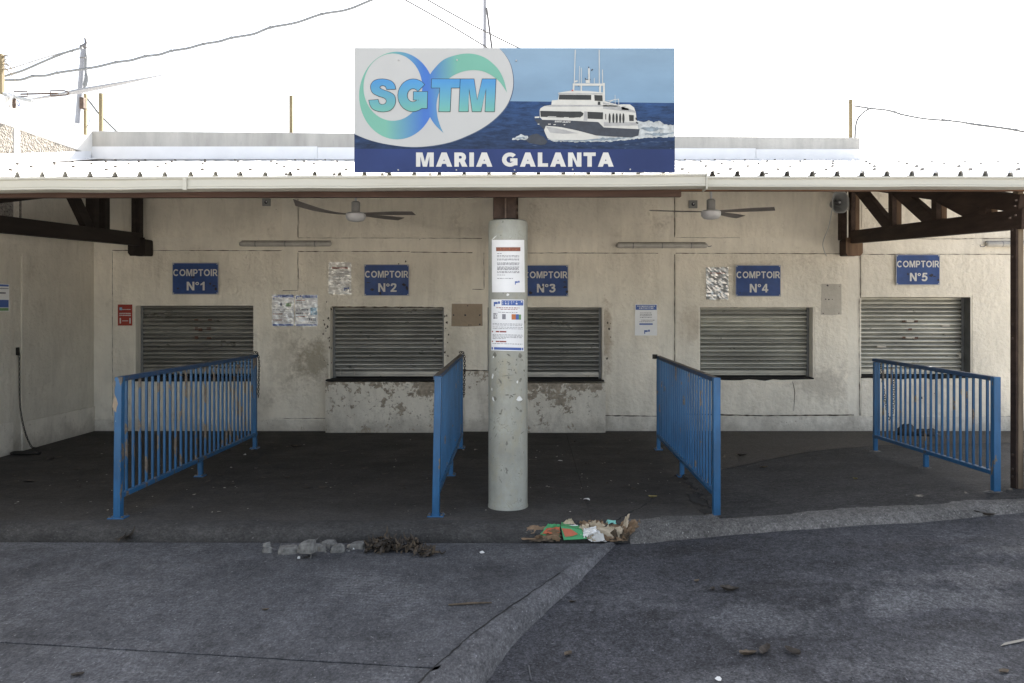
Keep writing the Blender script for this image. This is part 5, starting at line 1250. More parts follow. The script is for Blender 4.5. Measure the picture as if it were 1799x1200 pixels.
# ------------------------------------------------------------------ things under the roof
def fan(label, hx, hy, hz, angs, bends):
    t = thing('ceiling_fan', label, 'ceiling fan', (hx, hy, hz), 'ceiling fans')
    MB().lathe((hx,hy,hz), [(.03,-.072),(.075,-.062),(.098,-.035),(.10,.005),(.085,.018),(.05,.02)], 28).build('motor_housing', M['fan_white'], t, smooth=True)
    MB().lathe((hx,hy,hz+.021), [(.043,0),(.043,.10),(.03,.112),(.014,.114)], 20).build('collar', M['fan_grey'], t, smooth=True)
    top = rz(hy)-.01
    MB().tube([(hx,hy,hz+.13),(hx,hy,hz+.22),(hx-.012,hy,hz+.25),(hx-.03,hy,hz+.27),(hx-.03,hy,top)], .012, 8).build('rod', M['fan_white'], t, smooth=True)
    for a, bd in zip(angs, bends):
        d = Vector((math.cos(R(a)), math.sin(R(a)), 0)); s = Vector((-d.y, d.x, 0)); vs = []; n = 12
        for i in range(n+1):
            u = i/n; r = .085+.53*u; wd = lerp(.024, .052, min(1, u*1.5)); c = Vector((hx,hy,hz+.006))+d*r+Vector((0,0,bd*u**1.6)); tw = -R(lerp(15, 11, u)) if bd < .05 else R(lerp(5, 32, u))
            e = s*math.cos(tw)+Vector((0,0,1))*math.sin(tw)
            for k, th in ((-1,.002),(1,.002),(1,-.002),(-1,-.002)): vs.append(c+e*(k*wd)+Vector((0,0,th)))
        m = MB().add(vs, [(i*4+k, (i+1)*4+k, (i+1)*4+(k+1) % 4, i*4+(k+1) % 4) for i in range(n) for k in range(4)]+[(0,1,2,3),(n*4+3,n*4+2,n*4+1,n*4)])
        m.build('blade', M['blade'], t)
    return t
f1 = P(625,377,8.0); fan('ceiling fan left of the pillar, one blade warped upwards', f1.x, 8.0, f1.z, (181, 52, -12), (.115, .005, -.008))
f2 = P(1249,373,8.0); fan('ceiling fan right of the pillar with three straight blades', f2.x, 8.0, f2.z, (180.5, 47, -22), (.012, .0, .0))
def tube_lamp(label, px0, px1, py, hooks=()):
    Y = YW-.05; a, b = P(px0,py,Y), P(px1,py,Y); t = thing('tube_lamp', label, 'wall lamp', ((a.x+b.x)/2, Y, a.z), 'unlit tube lamps on the wall')
    L = b.x-a.x
    pts = [(a.x+q, Y-.005, a.z) for q in (.0,.012,.03,.05)]+[(b.x-q, Y-.005, b.z) for q in (.05,.03,.012,.0)]
    MB().tube(pts, [.012,.028,.034,.036,.036,.034,.028,.012], 14).build('diffuser_tube', M['lamp_tube'], t, smooth=True)
    MB().box(a.x+.02, b.x-.02, Y+.018, YW-.008, a.z-.014, a.z+.046).build('tray', M['lamp_back'], t, bevel=.006)
    m = MB()
    for x in (a.x+.22, b.x-.22, (a.x+b.x)/2): m.tube([(x-.008, Y-.005, a.z), (x+.008, Y-.005, a.z)], .0375, 14)
    m.build('clip', M['fan_grey'], t)
    for h in hooks: MB().tube(catmull([tuple(P(x,yy,Y)) for x, yy in h], 5), .006, 6).build('wire', M['cable'], t)
tube_lamp('unlit tube lamp above the gap between the first and second shutters', 420.5, 583, 428.5)
tube_lamp('unlit tube lamp between the pillar and the right-hand fan, wire at its right end', 1083, 1243, 431.5, [[(1240,430),(1245,433),(1250,432)]])
tube_lamp('unlit tube lamp running behind the right-hand timber post', 1731, 1890, 429, [[(1734,428),(1729,433),(1723,433),(1722,430)]])
# loudspeaker by the truss foot
Y = 9.95; c = P(1474,356,Y)
sp_ = thing('loudspeaker', 'grey horn loudspeaker beside the foot of the right truss', 'loudspeaker', tuple(c))
dirn = Vector((-.16,-1,-.05)).normalized(); rx = Vector((0,0,1)).cross(dirn).normalized()*-1; up = dirn.cross(rx).normalized()*-1
if up.z < 0: up = -up
def horn_ring(s, a, b, n=28, e=.62):
    return [c+dirn*s+rx*(a*math.copysign(abs(math.cos(2*math.pi*k/n))**e, math.cos(2*math.pi*k/n)))+up*(b*math.copysign(abs(math.sin(2*math.pi*k/n))**e, math.sin(2*math.pi*k/n))) for k in range(n)]
def loft(rings, cap0=False, cap1=False):
    n = len(rings[0]); m = MB(); m.add([p for r in rings for p in r], [(i*n+k, i*n+(k+1) % n, (i+1)*n+(k+1) % n, (i+1)*n+k) for i in range(len(rings)-1) for k in range(n)])
    if cap0: m.add(rings[0], [tuple(range(n-1,-1,-1))])
    if cap1: m.add(rings[-1], [tuple(range(n))])
    return m
loft([horn_ring(-.20,.035,.035), horn_ring(-.12,.045,.06), horn_ring(-.04,.065,.10), horn_ring(.05,.092,.13), horn_ring(.062,.096,.136), horn_ring(.06,.088,.126), horn_ring(.0,.066,.098), horn_ring(-.08,.045,.06), horn_ring(-.15,.03,.03)], False, True).build('horn', M['horn'], sp_, smooth=True)
loft([horn_ring(-.10,.028,.028,16,1), horn_ring(.0,.036,.036,16,1), horn_ring(.03,.03,.03,16,1), horn_ring(.045,.014,.014,16,1)], False, True).build('throat_plug', M['horn_in'], sp_, smooth=True)
loft([horn_ring(.046,.014,.014,12,1), horn_ring(.056,.012,.012,12,1)], False, True).build('plug_tip', M['fan_white'], sp_)
loft([horn_ring(-.32,.03,.03,16,1), horn_ring(-.31,.052,.052,16,1), horn_ring(-.21,.052,.052,16,1), horn_ring(-.20,.036,.036,16,1)], True, True).build('driver', M['fan_grey'], sp_, smooth=True)
m = MB(); a = c+Vector((.085,.10,-.075)); b = c+Vector((.085,.10,.075))
m.tube([a+Vector((-.03,0,0)), a+Vector((.075,0,0)), b+Vector((.075,0,0)), b+Vector((-.03,0,0))], .007, 6); m.build('bracket', M['fan_grey'], sp_)
MB().tube(catmull([tuple(c+Vector(q)) for q in ((.02,.28,-.05),(.04,.45,-.25),(.02,.60,-.45),(.06,.64,-.58),(.09,.655,-.62))], 6), .005, 6).build('cable', M['horn'], sp_)
for px, py, w2, lab in ((468,355.5,7,'small grey junction box below the gutter, upper left of the warped fan'), (1217.5,359,7.5,'small grey junction box left of the right-hand ceiling fan')):
    q = P(px,py,YW-.02); t = thing('junction_box', lab, 'junction box', tuple(q)); h = w2*.0076
    MB().box(q.x-h, q.x+h, YW-.035, YW-.006, q.z-h*.92, q.z+h*.92).build('box', M['box_grey'], t, bevel=.004)
    MB().flat([(q.x+h*.42*math.cos(k*.628), q.z+h*.42*math.sin(k*.628)) for k in range(10)], YW-.037).build('socket_hole', M['scuff'], t)
    MB().flat([(q.x+h*(.1+.18*math.cos(k*.785)), q.z+h*(.1+.18*math.sin(k*.785))) for k in range(8)], YW-.0385).build('plug', M['fan_white'], t)
# ------------------------------------------------------------------ stakes, poles and wires above the roof
def single(name, label, cat, mb, mat, loc, group=None, **kw):
    o = mb.build(name, M[mat], None, loc=loc, **kw); return tag(o, label, cat, group)
def stake(px, py0, py1, Y, wd, lab, lean=0.0):
    b, t = P(px, py1, Y), P(px, py0, Y); b.z -= .08
    single('wooden_stake', lab, 'stake', MB().beam(b, t+Vector((lean,0,0)), wd, wd, (0,1,0)), 'stake', b, 'wooden stakes standing on the parapet', bevel=.003)
stake(177.5, 164, 232, YW+.16, .043, 'wooden stake on the left end of the parapet')
stake(511.5, 168, 236, YW+.16, .043, 'wooden stake on the parapet halfway between the left end and the big sign')
stake(1494.5, 175, 242, YW+.16, .043, 'wooden stake at the right end of the parapet, cable tied to it')
stake(149.8, 165, 226, 10.3, .034, 'rust-stained stake behind the leaning white pole')
b = P(2.0, 168, 8.9); single('timber_post', 'old timber post cut by the left edge above the roof, twigs at its head', 'post', MB().beam(b-Vector((0,0,.1)), P(1.0, 95, 8.9), .055, .055, (0,1,0)), 'stake', b, bevel=.004)
a, b = P(136,217,10.2), P(146.5,84,10.2)
t = thing('leaning_pole', 'whitish leaning pole above the left end of the roof, a dark strip hanging on it', 'pole', tuple(a))
MB().tube([a, b], .032, 12).build('tube', M['pole'], t, smooth=True)
MB().tube([b+Vector((-.03,-.01,0)), b+Vector((.03,-.01,.02)), b+Vector((.035,0,.06)), b+Vector((.02,0,.13))], [.03,.035,.02,.012], 8).build('pole_cap', M['horn_in'], t, smooth=True)
hp = [tuple(P(x, yy, 10.14)) for x, yy in ((150,86),(151,100),(150.5,120),(152,135),(149,150),(146,160))]
MB().tube(catmull(hp, 5), [.012]*4+[.018]*10+[.026]*7+[.014]*5, 7).build('hanging_strip', M['cable'], t, smooth=True)
MB().tube([P(139.5,101.5,10.1), P(150,101,10.1)], .008, 6).build('tie', M['horn_in'], t)
MB().box(a.x+.05, a.x+.10, 10.15, 10.22, P(0,192,10.2).z, P(0,172,10.2).z).build('rusty_clamp', M['hook'], t, bevel=.01)
def wire(name, lab, pts, Y, r, mat='cable', n=6, wob=0.0, clips=(), group=None, Y2=None):
    q = []
    for i, (x, yy) in enumerate(pts): q.append(tuple(P(x, yy, Y if Y2 is None else lerp(Y, Y2, i/(len(pts)-1)))))
    t = thing(name, lab, 'cable', q[0], group)
    MB().tube(catmull(q, n), r, 6).build('strand', M[mat], t, smooth=True)
    if clips:
        m = MB()
        for x, yy in clips:
            c = P(x, yy, Y); m.tube([c+Vector((-.012,0,0)), c+Vector((.012,0,.004))], r*1.3, 7)
        m.build('clip', M['cable'], t)
    return t
wire('power_cable', 'thick sagging cable rising from the left edge to the top of the photo', [(8,141),(37,140),(57,134),(80,133),(101,128),(138,122.5),(170,117.5),(204,109.5),(230,106),(255,99),(280,96),(301,89.5),(330,85),(357,77.5),(385,73),(407,66.5),(445,60),(475,48.5),(520,40),(565,25),(610,17),(655,-1),(760,-45)], 9.6, .015, clips=((57,134),(101,128),(204,109.5),(255,99),(301,89.5),(357,77.5),(407,66.5),(475,48.5),(565,25)))
wire('power_cable', 'dark cable from the head of the leaning pole down to the left edge', [(145,84),(126,89),(103,97),(70,111),(40,124),(8,134)], 9.9, .014, clips=((103,97),(126,90)))
wire('power_cable', 'pale cable running just above the dark one left of the leaning pole', [(143,85),(105,94),(70,104),(30,117),(5,124)], 9.95, .008, 'strap')
wire('guy_cable', 'dark stay slanting from the leaning pole down behind the leftmost stake', [(153,173),(165,188),(176,202),(206,232)], 10.95, .016)
wire('guy_cable', 'short thin wire hanging beside the rust-stained stake', [(152,190),(157,202),(157,214),(152,224)], 10.2, .005, 'cable_pale')
q0, q1 = P(48,176,9.3), P(300,129,9.3); mid = P(140,160,9.3)
tt = [q0, P(95,168,9.3), mid, P(215,146,9.3), q1]
single('webbing_strap', 'pale strap stretched across the sky left of the second stake, tapering to the right', 'strap', MB().tube(tt, [.012,.018,.030,.020,.004], 6), 'strap', q0)
# turnbuckle
t = thing('turnbuckle', 'dark iron turnbuckle strung between the left edge and the pale strap', 'turnbuckle', tuple(P(25,164,8.95)))
Yt = 8.95
def loop(pts, r, name, mat='hook'): MB().tube([P(x, yy, Yt) for x, yy in pts], r, 6).build(name, M[mat], t)
loop([(24,161),(48,160.5),(48.5,169.5),(24,169.5)], .0075, 'eye'); loop([(36,165.5),(102,164)], .010, 'rod'); loop([(89,168.5),(88.5,159.5),(112,159),(119,161),(121,164),(117,167),(104,168),(90,168.5)], .0075, 'hook_end')
t2 = thing('stay_bracket', 'rust-streaked bracket with a grey pipe end on the side wall by the left edge', 'bracket', tuple(P(20,172,8.9)))
MB().tube([P(-4,162,8.9), P(20,169,8.9), P(57,178,8.9)], [.02,.02,.022], 8).build('pipe', M['horn'], t2, smooth=True)
MB().tube([P(16,166,8.88), P(24,170,8.88)], .034, 10).build('pulley', M['fan_white'], t2)
MB().beam(P(25,172,8.9), P(25,190,8.9), .035, .02, (0,1,0)).build('strut', M['hook'], t2)
MB().tube(catmull([tuple(P(x,yy,8.85)) for x, yy in ((30,176),(34,181),(33,187),(30,182))], 4), .006, 5).build('blue_tie', M['paper_blue'], t2)
MB().tube(catmull([tuple(P(x,yy,8.85)) for x, yy in ((58,182),(62,196),(60,214),(55,226))], 5), .003, 5).build('wire', M['cable'], t2)
MB().tube(catmull([tuple(P(x,yy,8.85)) for x, yy in ((16,172),(17,200),(22,235),(30,262))], 5), .003, 5).build('wire', M['cable'], t2)
# dry twigs on the left post
tw = MB(); rg = random.Random(5)
for k in range(22):
    x, yy = 4+rg.uniform(0,4), 96+rg.uniform(0,34); dx, dy = rg.uniform(6,26), rg.uniform(-6,26); p = []
    for i in range(5): u = i/4; p.append(P(x+dx*u, yy+dy*u*u+rg.uniform(-2,2), 8.85+.1*rg.random()))
    tw.tube(p, [.004,.0035,.003,.002,.001], 4)
o = single('dry_twigs', 'tangle of dry twigs on the timber post at the left edge', 'twigs', tw, 'twig', tuple(P(5,110,8.9)), ); o['kind'] = 'stuff'
# mast behind the big sign
t = thing('mast', 'slim grey mast with a stay rising behind the big sign', 'mast', tuple(P(851,240,13.5)))
MB().tube([P(851.5,243,13.5), P(851.5,-20,13.5)], .030, 10).build('tube', M['pole'], t, smooth=True)
MB().tube([P(870,120,13.45), P(864,83,13.45), P(855,14,13.45)], .019, 8).build('stay', M['cable_pale'], t, smooth=True)
wire('thin_wire', 'thin wire crossing the sky left of the mast, lower one of two', [(705,-4),(780,38),(856,84),(900,110)], 13.3, .013, 'cable_pale', 2)
wire('thin_wire', 'thin wire crossing the sky in front of the mast, upper one of two', [(748,-2),(830,44),(915,86),(960,108)], 13.2, .013, 'cable_pale', 2)
wire('guy_cable', 'curved grey cable rising from the right end of the parapet', [(1502,243),(1503,225),(1506,211),(1514,200),(1522,194),(1530,190.5)], YW+.15, .0145)
wire('power_cable', 'twin cable running from the right-hand stake down to the right edge', [(1500,186),(1530,190.5),(1560,194),(1584,201),(1620,208),(1657,211.5),(1685,214),(1712,219),(1760,225),(1799,231.5),(1860,240)], YW+.1, .0145, clips=((1530,190.5),(1584,201),(1657,211.5),(1712,219),(1786,229)))
wire('thin_wire', 'faint upper strand above the twin cable at the right', [(1500,186),(1540,190.5),(1590,198),(1657,209),(1712,216.5),(1799,228.5)], YW+.1, .004, 'cable_pale')
wire('thin_wire', 'short faint wire left of the right-hand stake', [(1412,185),(1430,181.5),(1460,181),(1492,179)], YW+.2, .005, 'cable_pale')

# ------------------------------------------------------------------ rubble, leaves and litter on the ground
def rock(px, py, wpx, hpx, sd, lab, mat='stone', z=ZP, dpx=None, lift=0.0):
    c = G(px, py, z); s = c.y/FPX; w2, h2 = wpx*s/2, hpx*s; d2 = min(w2*.7, .055) if dpx is None else dpx; rg = random.Random(sd)
    bm = bmesh.new()
    for k in range(11):                                   # broken block: corners knocked about, some faces left flat
        a = 2*math.pi*(k+rg.uniform(-.35,.35))/11; e = rg.uniform(.45,.8); ca, sa = math.cos(a), math.sin(a)
        x = w2*math.copysign(abs(ca)**e, ca)*rg.uniform(.80,1); yv = d2*math.copysign(abs(sa)**e, sa)*rg.uniform(.72,1)
        bm.verts.new((x, yv, -h2*.5)); tp = rg.uniform(.62,.96); bm.verts.new((x*tp, yv*tp, h2*rg.uniform(.22,.5)+.10*h2*ca))
    bmesh.ops.convex_hull(bm, input=bm.verts); loose = [v for v in bm.verts if not v.link_faces]
    bmesh.ops.delete(bm, geom=loose, context='VERTS')
    bmesh.ops.bevel(bm, geom=list(bm.edges), offset=min(w2, h2)*.09, segments=1, affect='EDGES')
    zmin = min(v.co.z for v in bm.verts)
    for v in bm.verts: v.co.z -= zmin
    me = bpy.data.meshes.new('rubble'); bm.to_mesh(me); bm.free(); me.materials.append(M[mat])
    o = bpy.data.objects.new('concrete_lump', me); sc.collection.objects.link(o); o.location = (c.x, c.y, z-.003+lift); o.rotation_euler = (0, 0, rg.uniform(-.3,.3))
    return tag(o, lab, 'rubble', 'broken concrete lumps at the foot of the slab')
rock(470, 970, 20, 10, 1, 'small lower lump at the left end of the row of rubble')
rock(469, 968, 16, 8, 2, 'small lump stacked on top at the left end of the row of rubble', lift=.035)
rock(506, 971, 42, 13, 3, 'long flat concrete lump, second from the left of the rubble')
rock(540, 981, 36, 21, 4, 'largest rounded concrete lump, nearest to the viewer in the rubble', dpx=.06)
rock(547, 966, 40, 12, 5, 'flat concrete lump behind the largest one')
rock(566, 968, 17, 11, 6, 'squarish lump right behind the largest lump of rubble')
rock(593, 969, 31, 14, 7, 'chunky concrete lump in the middle right of the rubble')
rock(578, 957, 34, 9, 8, 'slab-like lump farthest back in the rubble')
rock(577, 965, 8, 14, 9, 'narrow upright lump wedged in the middle of the rubble')
rock(629, 962, 38, 11, 10, 'flat lump at the right end of the rubble beside the dead leaves')
rock(614, 962, 10, 6, 11, 'pebble-sized pale lump left of the right-end lump', 'residue_pale')
rock(525, 981, 6, 4, 12, 'tiny white chip in front of the largest lump', 'chip_pale'); rock(622, 965, 5, 4, 13, 'tiny white chip in front of the right-end lump', 'chip_pale')
dv = MB(); 
for k in range(26):
    c = G(rnd.uniform(478,650), rnd.uniform(960,972), ZP); r = rnd.uniform(.004,.011); dv.add([(c.x-r,c.y-r*.7,ZP-.001),(c.x+r*.8,c.y-r,ZP-.001),(c.x+r,c.y+r*.6,ZP-.001),(c.x-r*.6,c.y+r,ZP-.001),(c.x+r*.2,c.y,ZP+r*1.3)], [(0,1,4),(1,2,4),(2,3,4),(3,0,4)])
tag(dv.build('concrete_crumbs', M['stone']), 'crumbs of concrete strewn among the rubble', 'crumbs', None, 'stuff')
def leaf_mesh(mb, c, L, W2, ang, curl, tilt, rg, roll=0.0):
    Mx = Matrix.Translation(c) @ Matrix.Rotation(ang,4,'Z') @ Matrix.Rotation(tilt,4,'Y') @ Matrix.Rotation(roll,4,'X'); n = 6; vs = []
    for i in range(n+1):
        u = i/n; h = W2*math.sin(math.pi*(u*.9+.06))**.7*(1-.25*u); zc = curl*L*((u-.5)**2*2.2-.3)+rg.uniform(-.05,.05)*W2
        for k in (-1,0,1): vs.append(Mx @ Vector(((u-.5)*L, k*h*(1+rg.uniform(-.12,.12)), zc+(abs(k)*h*.75*(1 if curl > 0 else .4))+rg.uniform(-.1,.1)*W2)))
    zmin = min(v.z for v in vs)
    dz = max(0, c.z-zmin)
    vs = [v+Vector((0,0,dz if dz > 0 else 0)) for v in vs]
    mb.add(vs, [(i*3+k, (i+1)*3+k, (i+1)*3+k+1, i*3+k+1) for i in range(n) for k in range(2)])
def leaf_pile(lab, spots, L, sd, z, mats=('leaf',)):
    rg = random.Random(sd); t = thing('leaf_pile', lab, 'dead leaves', tuple(G(*spots[0][:2], z)))
    for mi, mt in enumerate(mats):
        mb = MB()
        for (px, py, sxp, n, hh) in spots:
            for k in range(max(1, n//len(mats))):
                c = G(px+rg.gauss(0,.5)*sxp, py+rg.uniform(-6,6)*.8, z); c.z = z+rg.random()**1.5*hh
                leaf_mesh(mb, c, L*rg.uniform(.55,1.15), L*rg.uniform(.10,.2), rg.uniform(0,6.28), rg.uniform(-.2,.9), rg.uniform(-.7,.9), rg, rg.uniform(-.7,.7))
        o = mb.build('leaves', M[mt], t); o['kind'] = 'stuff'
    return t
leaf_pile('heap of curled dead leaves beside the concrete rubble', [(668,968,24,64,.085),(700,966,22,34,.04),(725,964,12,26,.05),(748,974,16,30,.02)], .105, 3, ZP, ('leaf','leaf','leaf2'))
def leaf(lab, px, py, z, L, ang, sd, mat='leaf', curl=.28):
    rg = random.Random(sd); c = G(px, py, z+.002); mb = MB(); leaf_mesh(mb, c, L*.85, L*.24, ang, curl, rg.uniform(-.1,.15), rg, rg.uniform(-.2,.2))
    return single('dry_leaf', lab, 'leaf', mb, mat, tuple(c), 'single dry leaves on the ground')
za = lambda px, py: asg(px, py).z
t = leaf_pile('two curled brown leaves at the foot of the slab edge below the leftmost railing', [(205,947,7,4,.02),(226,945,5,4,.03)], .12, 8, ZP)
for i, (lab, px, py, L, a, mt) in enumerate((
    ('pale crumpled leaf on the asphalt, left one of the pair near the bottom', 1315, 1150, .12, .3, 'leaf2'), ('torn flat leaf beside the pale crumpled one near the bottom', 1345, 1146, .13, 1.0, 'leaf'),
    ('dark flat leaf at the right of the trio of leaves near the bottom', 1392, 1148, .11, 2.2, 'leaf'), ('dark curled leaf in the middle of the asphalt', 1282, 1038, .14, .1, 'leaf'),
    ('small leaf beside the dark curled one in the middle of the asphalt', 1252, 1036, .07, 1.2, 'leaf'), ('pale small leaf above the middle of the asphalt', 1224, 1022, .06, .7, 'leaf2'),
    ('brown leaf on the asphalt close to the pad kerb at the bottom', 998, 1150, .07, .9, 'leaf2'), ('brown leaf on the asphalt halfway along the pad kerb', 1006, 1058, .06, .4, 'leaf'),
    ('dark leaf lying by the kerb at the far right', 1722, 903, .15, .2, 'leaf'), ('second leaf by the kerb at the far right, half under the first', 1738, 906, .10, -.4, 'leaf'),
    ('tan leaf in the bottom right corner', 1764, 1181, .07, .3, 'leaf2'))):
    leaf(lab, px, py, za(px, py), L, a, 30+i, mt)
for i, (lab, px, py, z, L, a, mt) in enumerate((
    ('yellow leaf on the broken floor left of the railing right of the pillar', 1147, 874, .0, .09, .1, 'leaf3'), ('dark leaf on the floor in front of the second shutter', 520, 786, .0, .15, .2, 'leaf'), ('yellowish leaf on the asphalt ramp', 1503, 842, ramp_z(3.0,7.0), .07, .4, 'leaf3'),
    ('pale leaf on the asphalt ramp just right of the railing', 1342, 822, ramp_z(2.5,8.2), .10, .2, 'leaf2'),
    ('dark leaf on the floor right of the railing near the wall', 1303, 801, 0, .14, .0, 'leaf'),
    ('small rust brown leaf on the concrete pad', 467, 1072, ZP, .05, .3, 'leaf2'), ('dark leaf on the concrete pad near the bottom edge at the left', 137, 1187, ZP, .07, .3, 'leaf'))):
    leaf(lab, px, py, z, L, a, 60+i, mt)
stk = MB().tube([G(788,1065,ZP)+Vector((0,0,.008)), G(830,1062.5,ZP)+Vector((0,0,.010)), G(864,1061,ZP)+Vector((0,0,.008))], [.005,.007,.004], 6)
single('thin_stick', 'thin brown stick lying on the concrete pad', 'stick', stk, 'leaf2', tuple(G(788,1065,ZP)))
pp = asg(932,1186); single('thin_straw', 'pale curved straw on the asphalt near the bottom, right of the pad kerb', 'straw', MB().tube([asg(929,1172)+Vector((0,0,.006)), asg(931,1186)+Vector((0,0,.010)), asg(934,1197)+Vector((0,0,.006))], .004, 5), 'cable_pale', tuple(pp))
# small litter specks
fm = MB(); 
for k in range(150):
    px, py = rnd.uniform(20,1240), rnd.uniform(772,905)
    c = G(px, py, 0); r = rnd.uniform(.004,.011)*(1 if rnd.random() < .85 else 2)
    a = rnd.uniform(0,3); pts = [(c.x+r*rnd.uniform(.5,1.4)*math.cos(a+q*1.26), c.y+r*rnd.uniform(.6,1.8)*math.sin(a+q*1.26), .003+r*.5*rnd.random()) for q in range(5)]
    fm.add(pts, [(0,1,2,3,4)])
tag(fm.build('litter_specks', M['residue_pale']), 'pale specks of litter over the canopy floor', 'litter', None, 'stuff')
fm = MB()
for k in range(130):
    px, py = (rnd.uniform(20,1240), rnd.uniform(768,860)); c = G(px, py, 0); r = rnd.uniform(.012,.045)
    a = rnd.uniform(0,3); pts = [(c.x+r*rnd.uniform(.6,1.4)*math.cos(a+q), c.y+r*rnd.uniform(.5,1.3)*math.sin(a+q), .004+.012*rnd.random()) for q in range(6)]
    fm.add(pts, [(0,1,2,3,4,5)])
tag(fm.build('dark_crumbs', M['leaf']), 'dark crumbs and leaf scraps over the canopy floor', 'litter', None, 'stuff')
fm = MB()
for k in range(420):
    px, py = rnd.uniform(880,1799), 945+255*rnd.random()
    c = asg(px, py); 
    if c.y > 5.85: continue
    r = rnd.uniform(.0015,.005)*(1 if rnd.random() < .93 else 1.8); a = rnd.uniform(0,3); pts = [(c.x+r*rnd.uniform(.6,1.2)*math.cos(a+q*1.57), c.y+r*rnd.uniform(.6,1.2)*math.sin(a+q*1.57), c.z-.002) for q in range(4)]; fm.add(pts+[(c.x+r*.2, c.y, c.z+r*.9)], [(0,1,4),(1,2,4),(2,3,4),(3,0,4)])
for k in range(160):
    x, yy = rnd.uniform(1.55,4.6), rnd.uniform(6.35,8.6); zz = ramp_z(x, yy); r = rnd.uniform(.003,.008); fm.add([(x-r,yy-r*.7,zz-.002),(x+r*.8,yy-r,zz-.002),(x+r,yy+r*.6,zz-.002),(x-r*.6,yy+r,zz-.002),(x,yy,zz+r)], [(0,1,4),(1,2,4),(2,3,4),(3,0,4)])
tag(fm.build('grit', M['grit']), 'loose grit scattered over the asphalt', 'grit', None, 'stuff')
def scrap(lab, px, py, z, r, mat, sd):
    rg = random.Random(sd); c = G(px, py, z); pts = [(c.x+r*rg.uniform(.5,1.3)*math.cos(q*.9), c.y+r*rg.uniform(.8,1.9)*math.sin(q*.9), c.z+.004+r*.5*rg.random()) for q in range(7)]
    m = MB().add(pts+[(c.x, c.y, c.z+r*.35)], [(q, (q+1) % 7, 7) for q in range(7)]); single('paper_scrap', lab, 'scrap', m, mat, tuple(c), 'paper scraps on the ground')
scrap('pale scrap on the floor between the pillar and the heap of packaging', 1031, 879, 0, .034, 'white_paper', 1)
scrap('white scrap on the concrete pad right of the dead leaves', 846, 972, ZP, .018, 'white_paper', 2)
scrap('small pale scrap on the floor near the wall right of the pillar', 985, 811, 0, .03, 'white_paper', 3)
scrap('pale scrap on the floor by the leftmost railing', 430, 800, 0, .025, 'white_paper', 4)
scrap('white scrap at the bottom edge of the asphalt', 1262, 1196, za(1262,1190), .016, 'white_paper', 5)
pl_ = asg(1775,1133); m = MB(); m.add([asg(1757,1137)+Vector((0,0,.006)), asg(1800,1128)+Vector((0,0,.006)), asg(1812,1121)+Vector((0,0,.006)), asg(1765,1131)+Vector((0,0,.006))], [(0,1,2,3)])
single('paint_streak', 'faded pale paint streak on the asphalt at the right edge', 'paint mark', m, 'residue_pale', tuple(pl_))

# heap of torn packaging by the kerb corner
GZ = [(5.93,ZP), (5.957,ZP), (5.985,-.035), (6.02,-.012), (6.07,0), (6.2,0)]
def gz(Y): return plin(GZ, Y)
def crumple(name, lab, cat, mat, corners, z, amp, folds, sd, nx=12, ny=10, base=0.0, tears=.0, thick=True):
    # a sheet spread between four points, pleated by several sets of sharp folds
    rg = random.Random(sd); C4 = [Vector(c) for c in corners]; fl = []
    nrm = (C4[1]-C4[0]).cross(C4[3]-C4[0]); nrm = nrm.normalized() if nrm.length > 1e-6 else Vector((0,-1,0))
    if nrm.y > 0: nrm = -nrm
    nrm = (nrm+Vector((0,-.2,.5))).normalized()
    for k in range(folds):
        a = rg.uniform(.2, 1.9); fl.append((math.cos(a), math.sin(a), rg.uniform(1.0, 3.2), rg.random(), rg.uniform(.4,1)))
    tot = sum(f[4] for f in fl)**.5; nx, ny = int(nx*1.6), int(ny*1.4)
    tri = lambda x: abs((x % 1)*2-1)
    vs = []
    for j in range(ny+1):
        for i in range(nx+1):
            u, v = i/nx, j/ny; uu, vv = u+rg.uniform(-.25,.25)/nx, v+rg.uniform(-.25,.25)/ny
            wu = uu+.12*mnoise.noise((uu*3, vv*3, sd+9)); wv = vv+.12*mnoise.noise((uu*3, vv*3, sd+19))
            p = C4[0].lerp(C4[1], uu).lerp(C4[3].lerp(C4[2], uu), vv); h = 0
            for ca, sa, fq, ph, am in fl: h += am*(tri((wu*ca+wv*sa)*fq+ph)-.5)
            p = p+nrm*(amp*1.5*(h/tot+.8*mnoise.noise((uu*2.2+sd, vv*2.2, sd))))
            if j in (0, ny) or i in (0, nx): p = p+Vector((rg.uniform(-1,1), 0, rg.uniform(-1,1)))*amp*.35
            p.z = max(gz(p.y)+.003+.004*rg.random(), p.z); vs.append(p)
    n = nx+1; fs = []
    for j in range(ny):
        for i in range(nx):
            if tears and (i in (0, nx-1) or j in (0, ny-1)) and rg.random() < tears: continue
            fs.append((j*n+i, j*n+i+1, (j+1)*n+i+1, (j+1)*n+i))
    o = single(name, lab, cat, MB().add(vs, fs), mat, tuple(C4[0]), 'torn packaging heaped by the kerb')
    if thick: s = o.modifiers.new('thickness', 'SOLIDIFY'); s.thickness = .0025
    return o
ZG = ZP
def H(px, py, Y): return P(px, py, 5.875+(Y-5.69)*.55)
crumple('brown_paper', 'flat torn brown paper at the left tip of the packaging heap', 'paper', 'kraft', [H(911,951,5.82), H(985,949,5.80), H(980,930,5.92), H(930,944,5.93)], ZG, .035, 4, 1, tears=.25)
crumple('brown_paper', 'crumpled brown paper bunched in front of the green carton', 'paper', 'kraft', [H(938,950,5.74), H(985,951,5.72), H(984,932,5.80), H(950,940,5.82)], ZG, .030, 5, 22, tears=.2)
crumple('green_carton', 'crushed green carton flap with an orange band, left one in the heap', 'carton', 'green_card', [H(942,949,5.80), H(982,952,5.78), H(984,921,5.84), H(962,920,5.86)], ZG, .012, 2, 2, 8, 8)
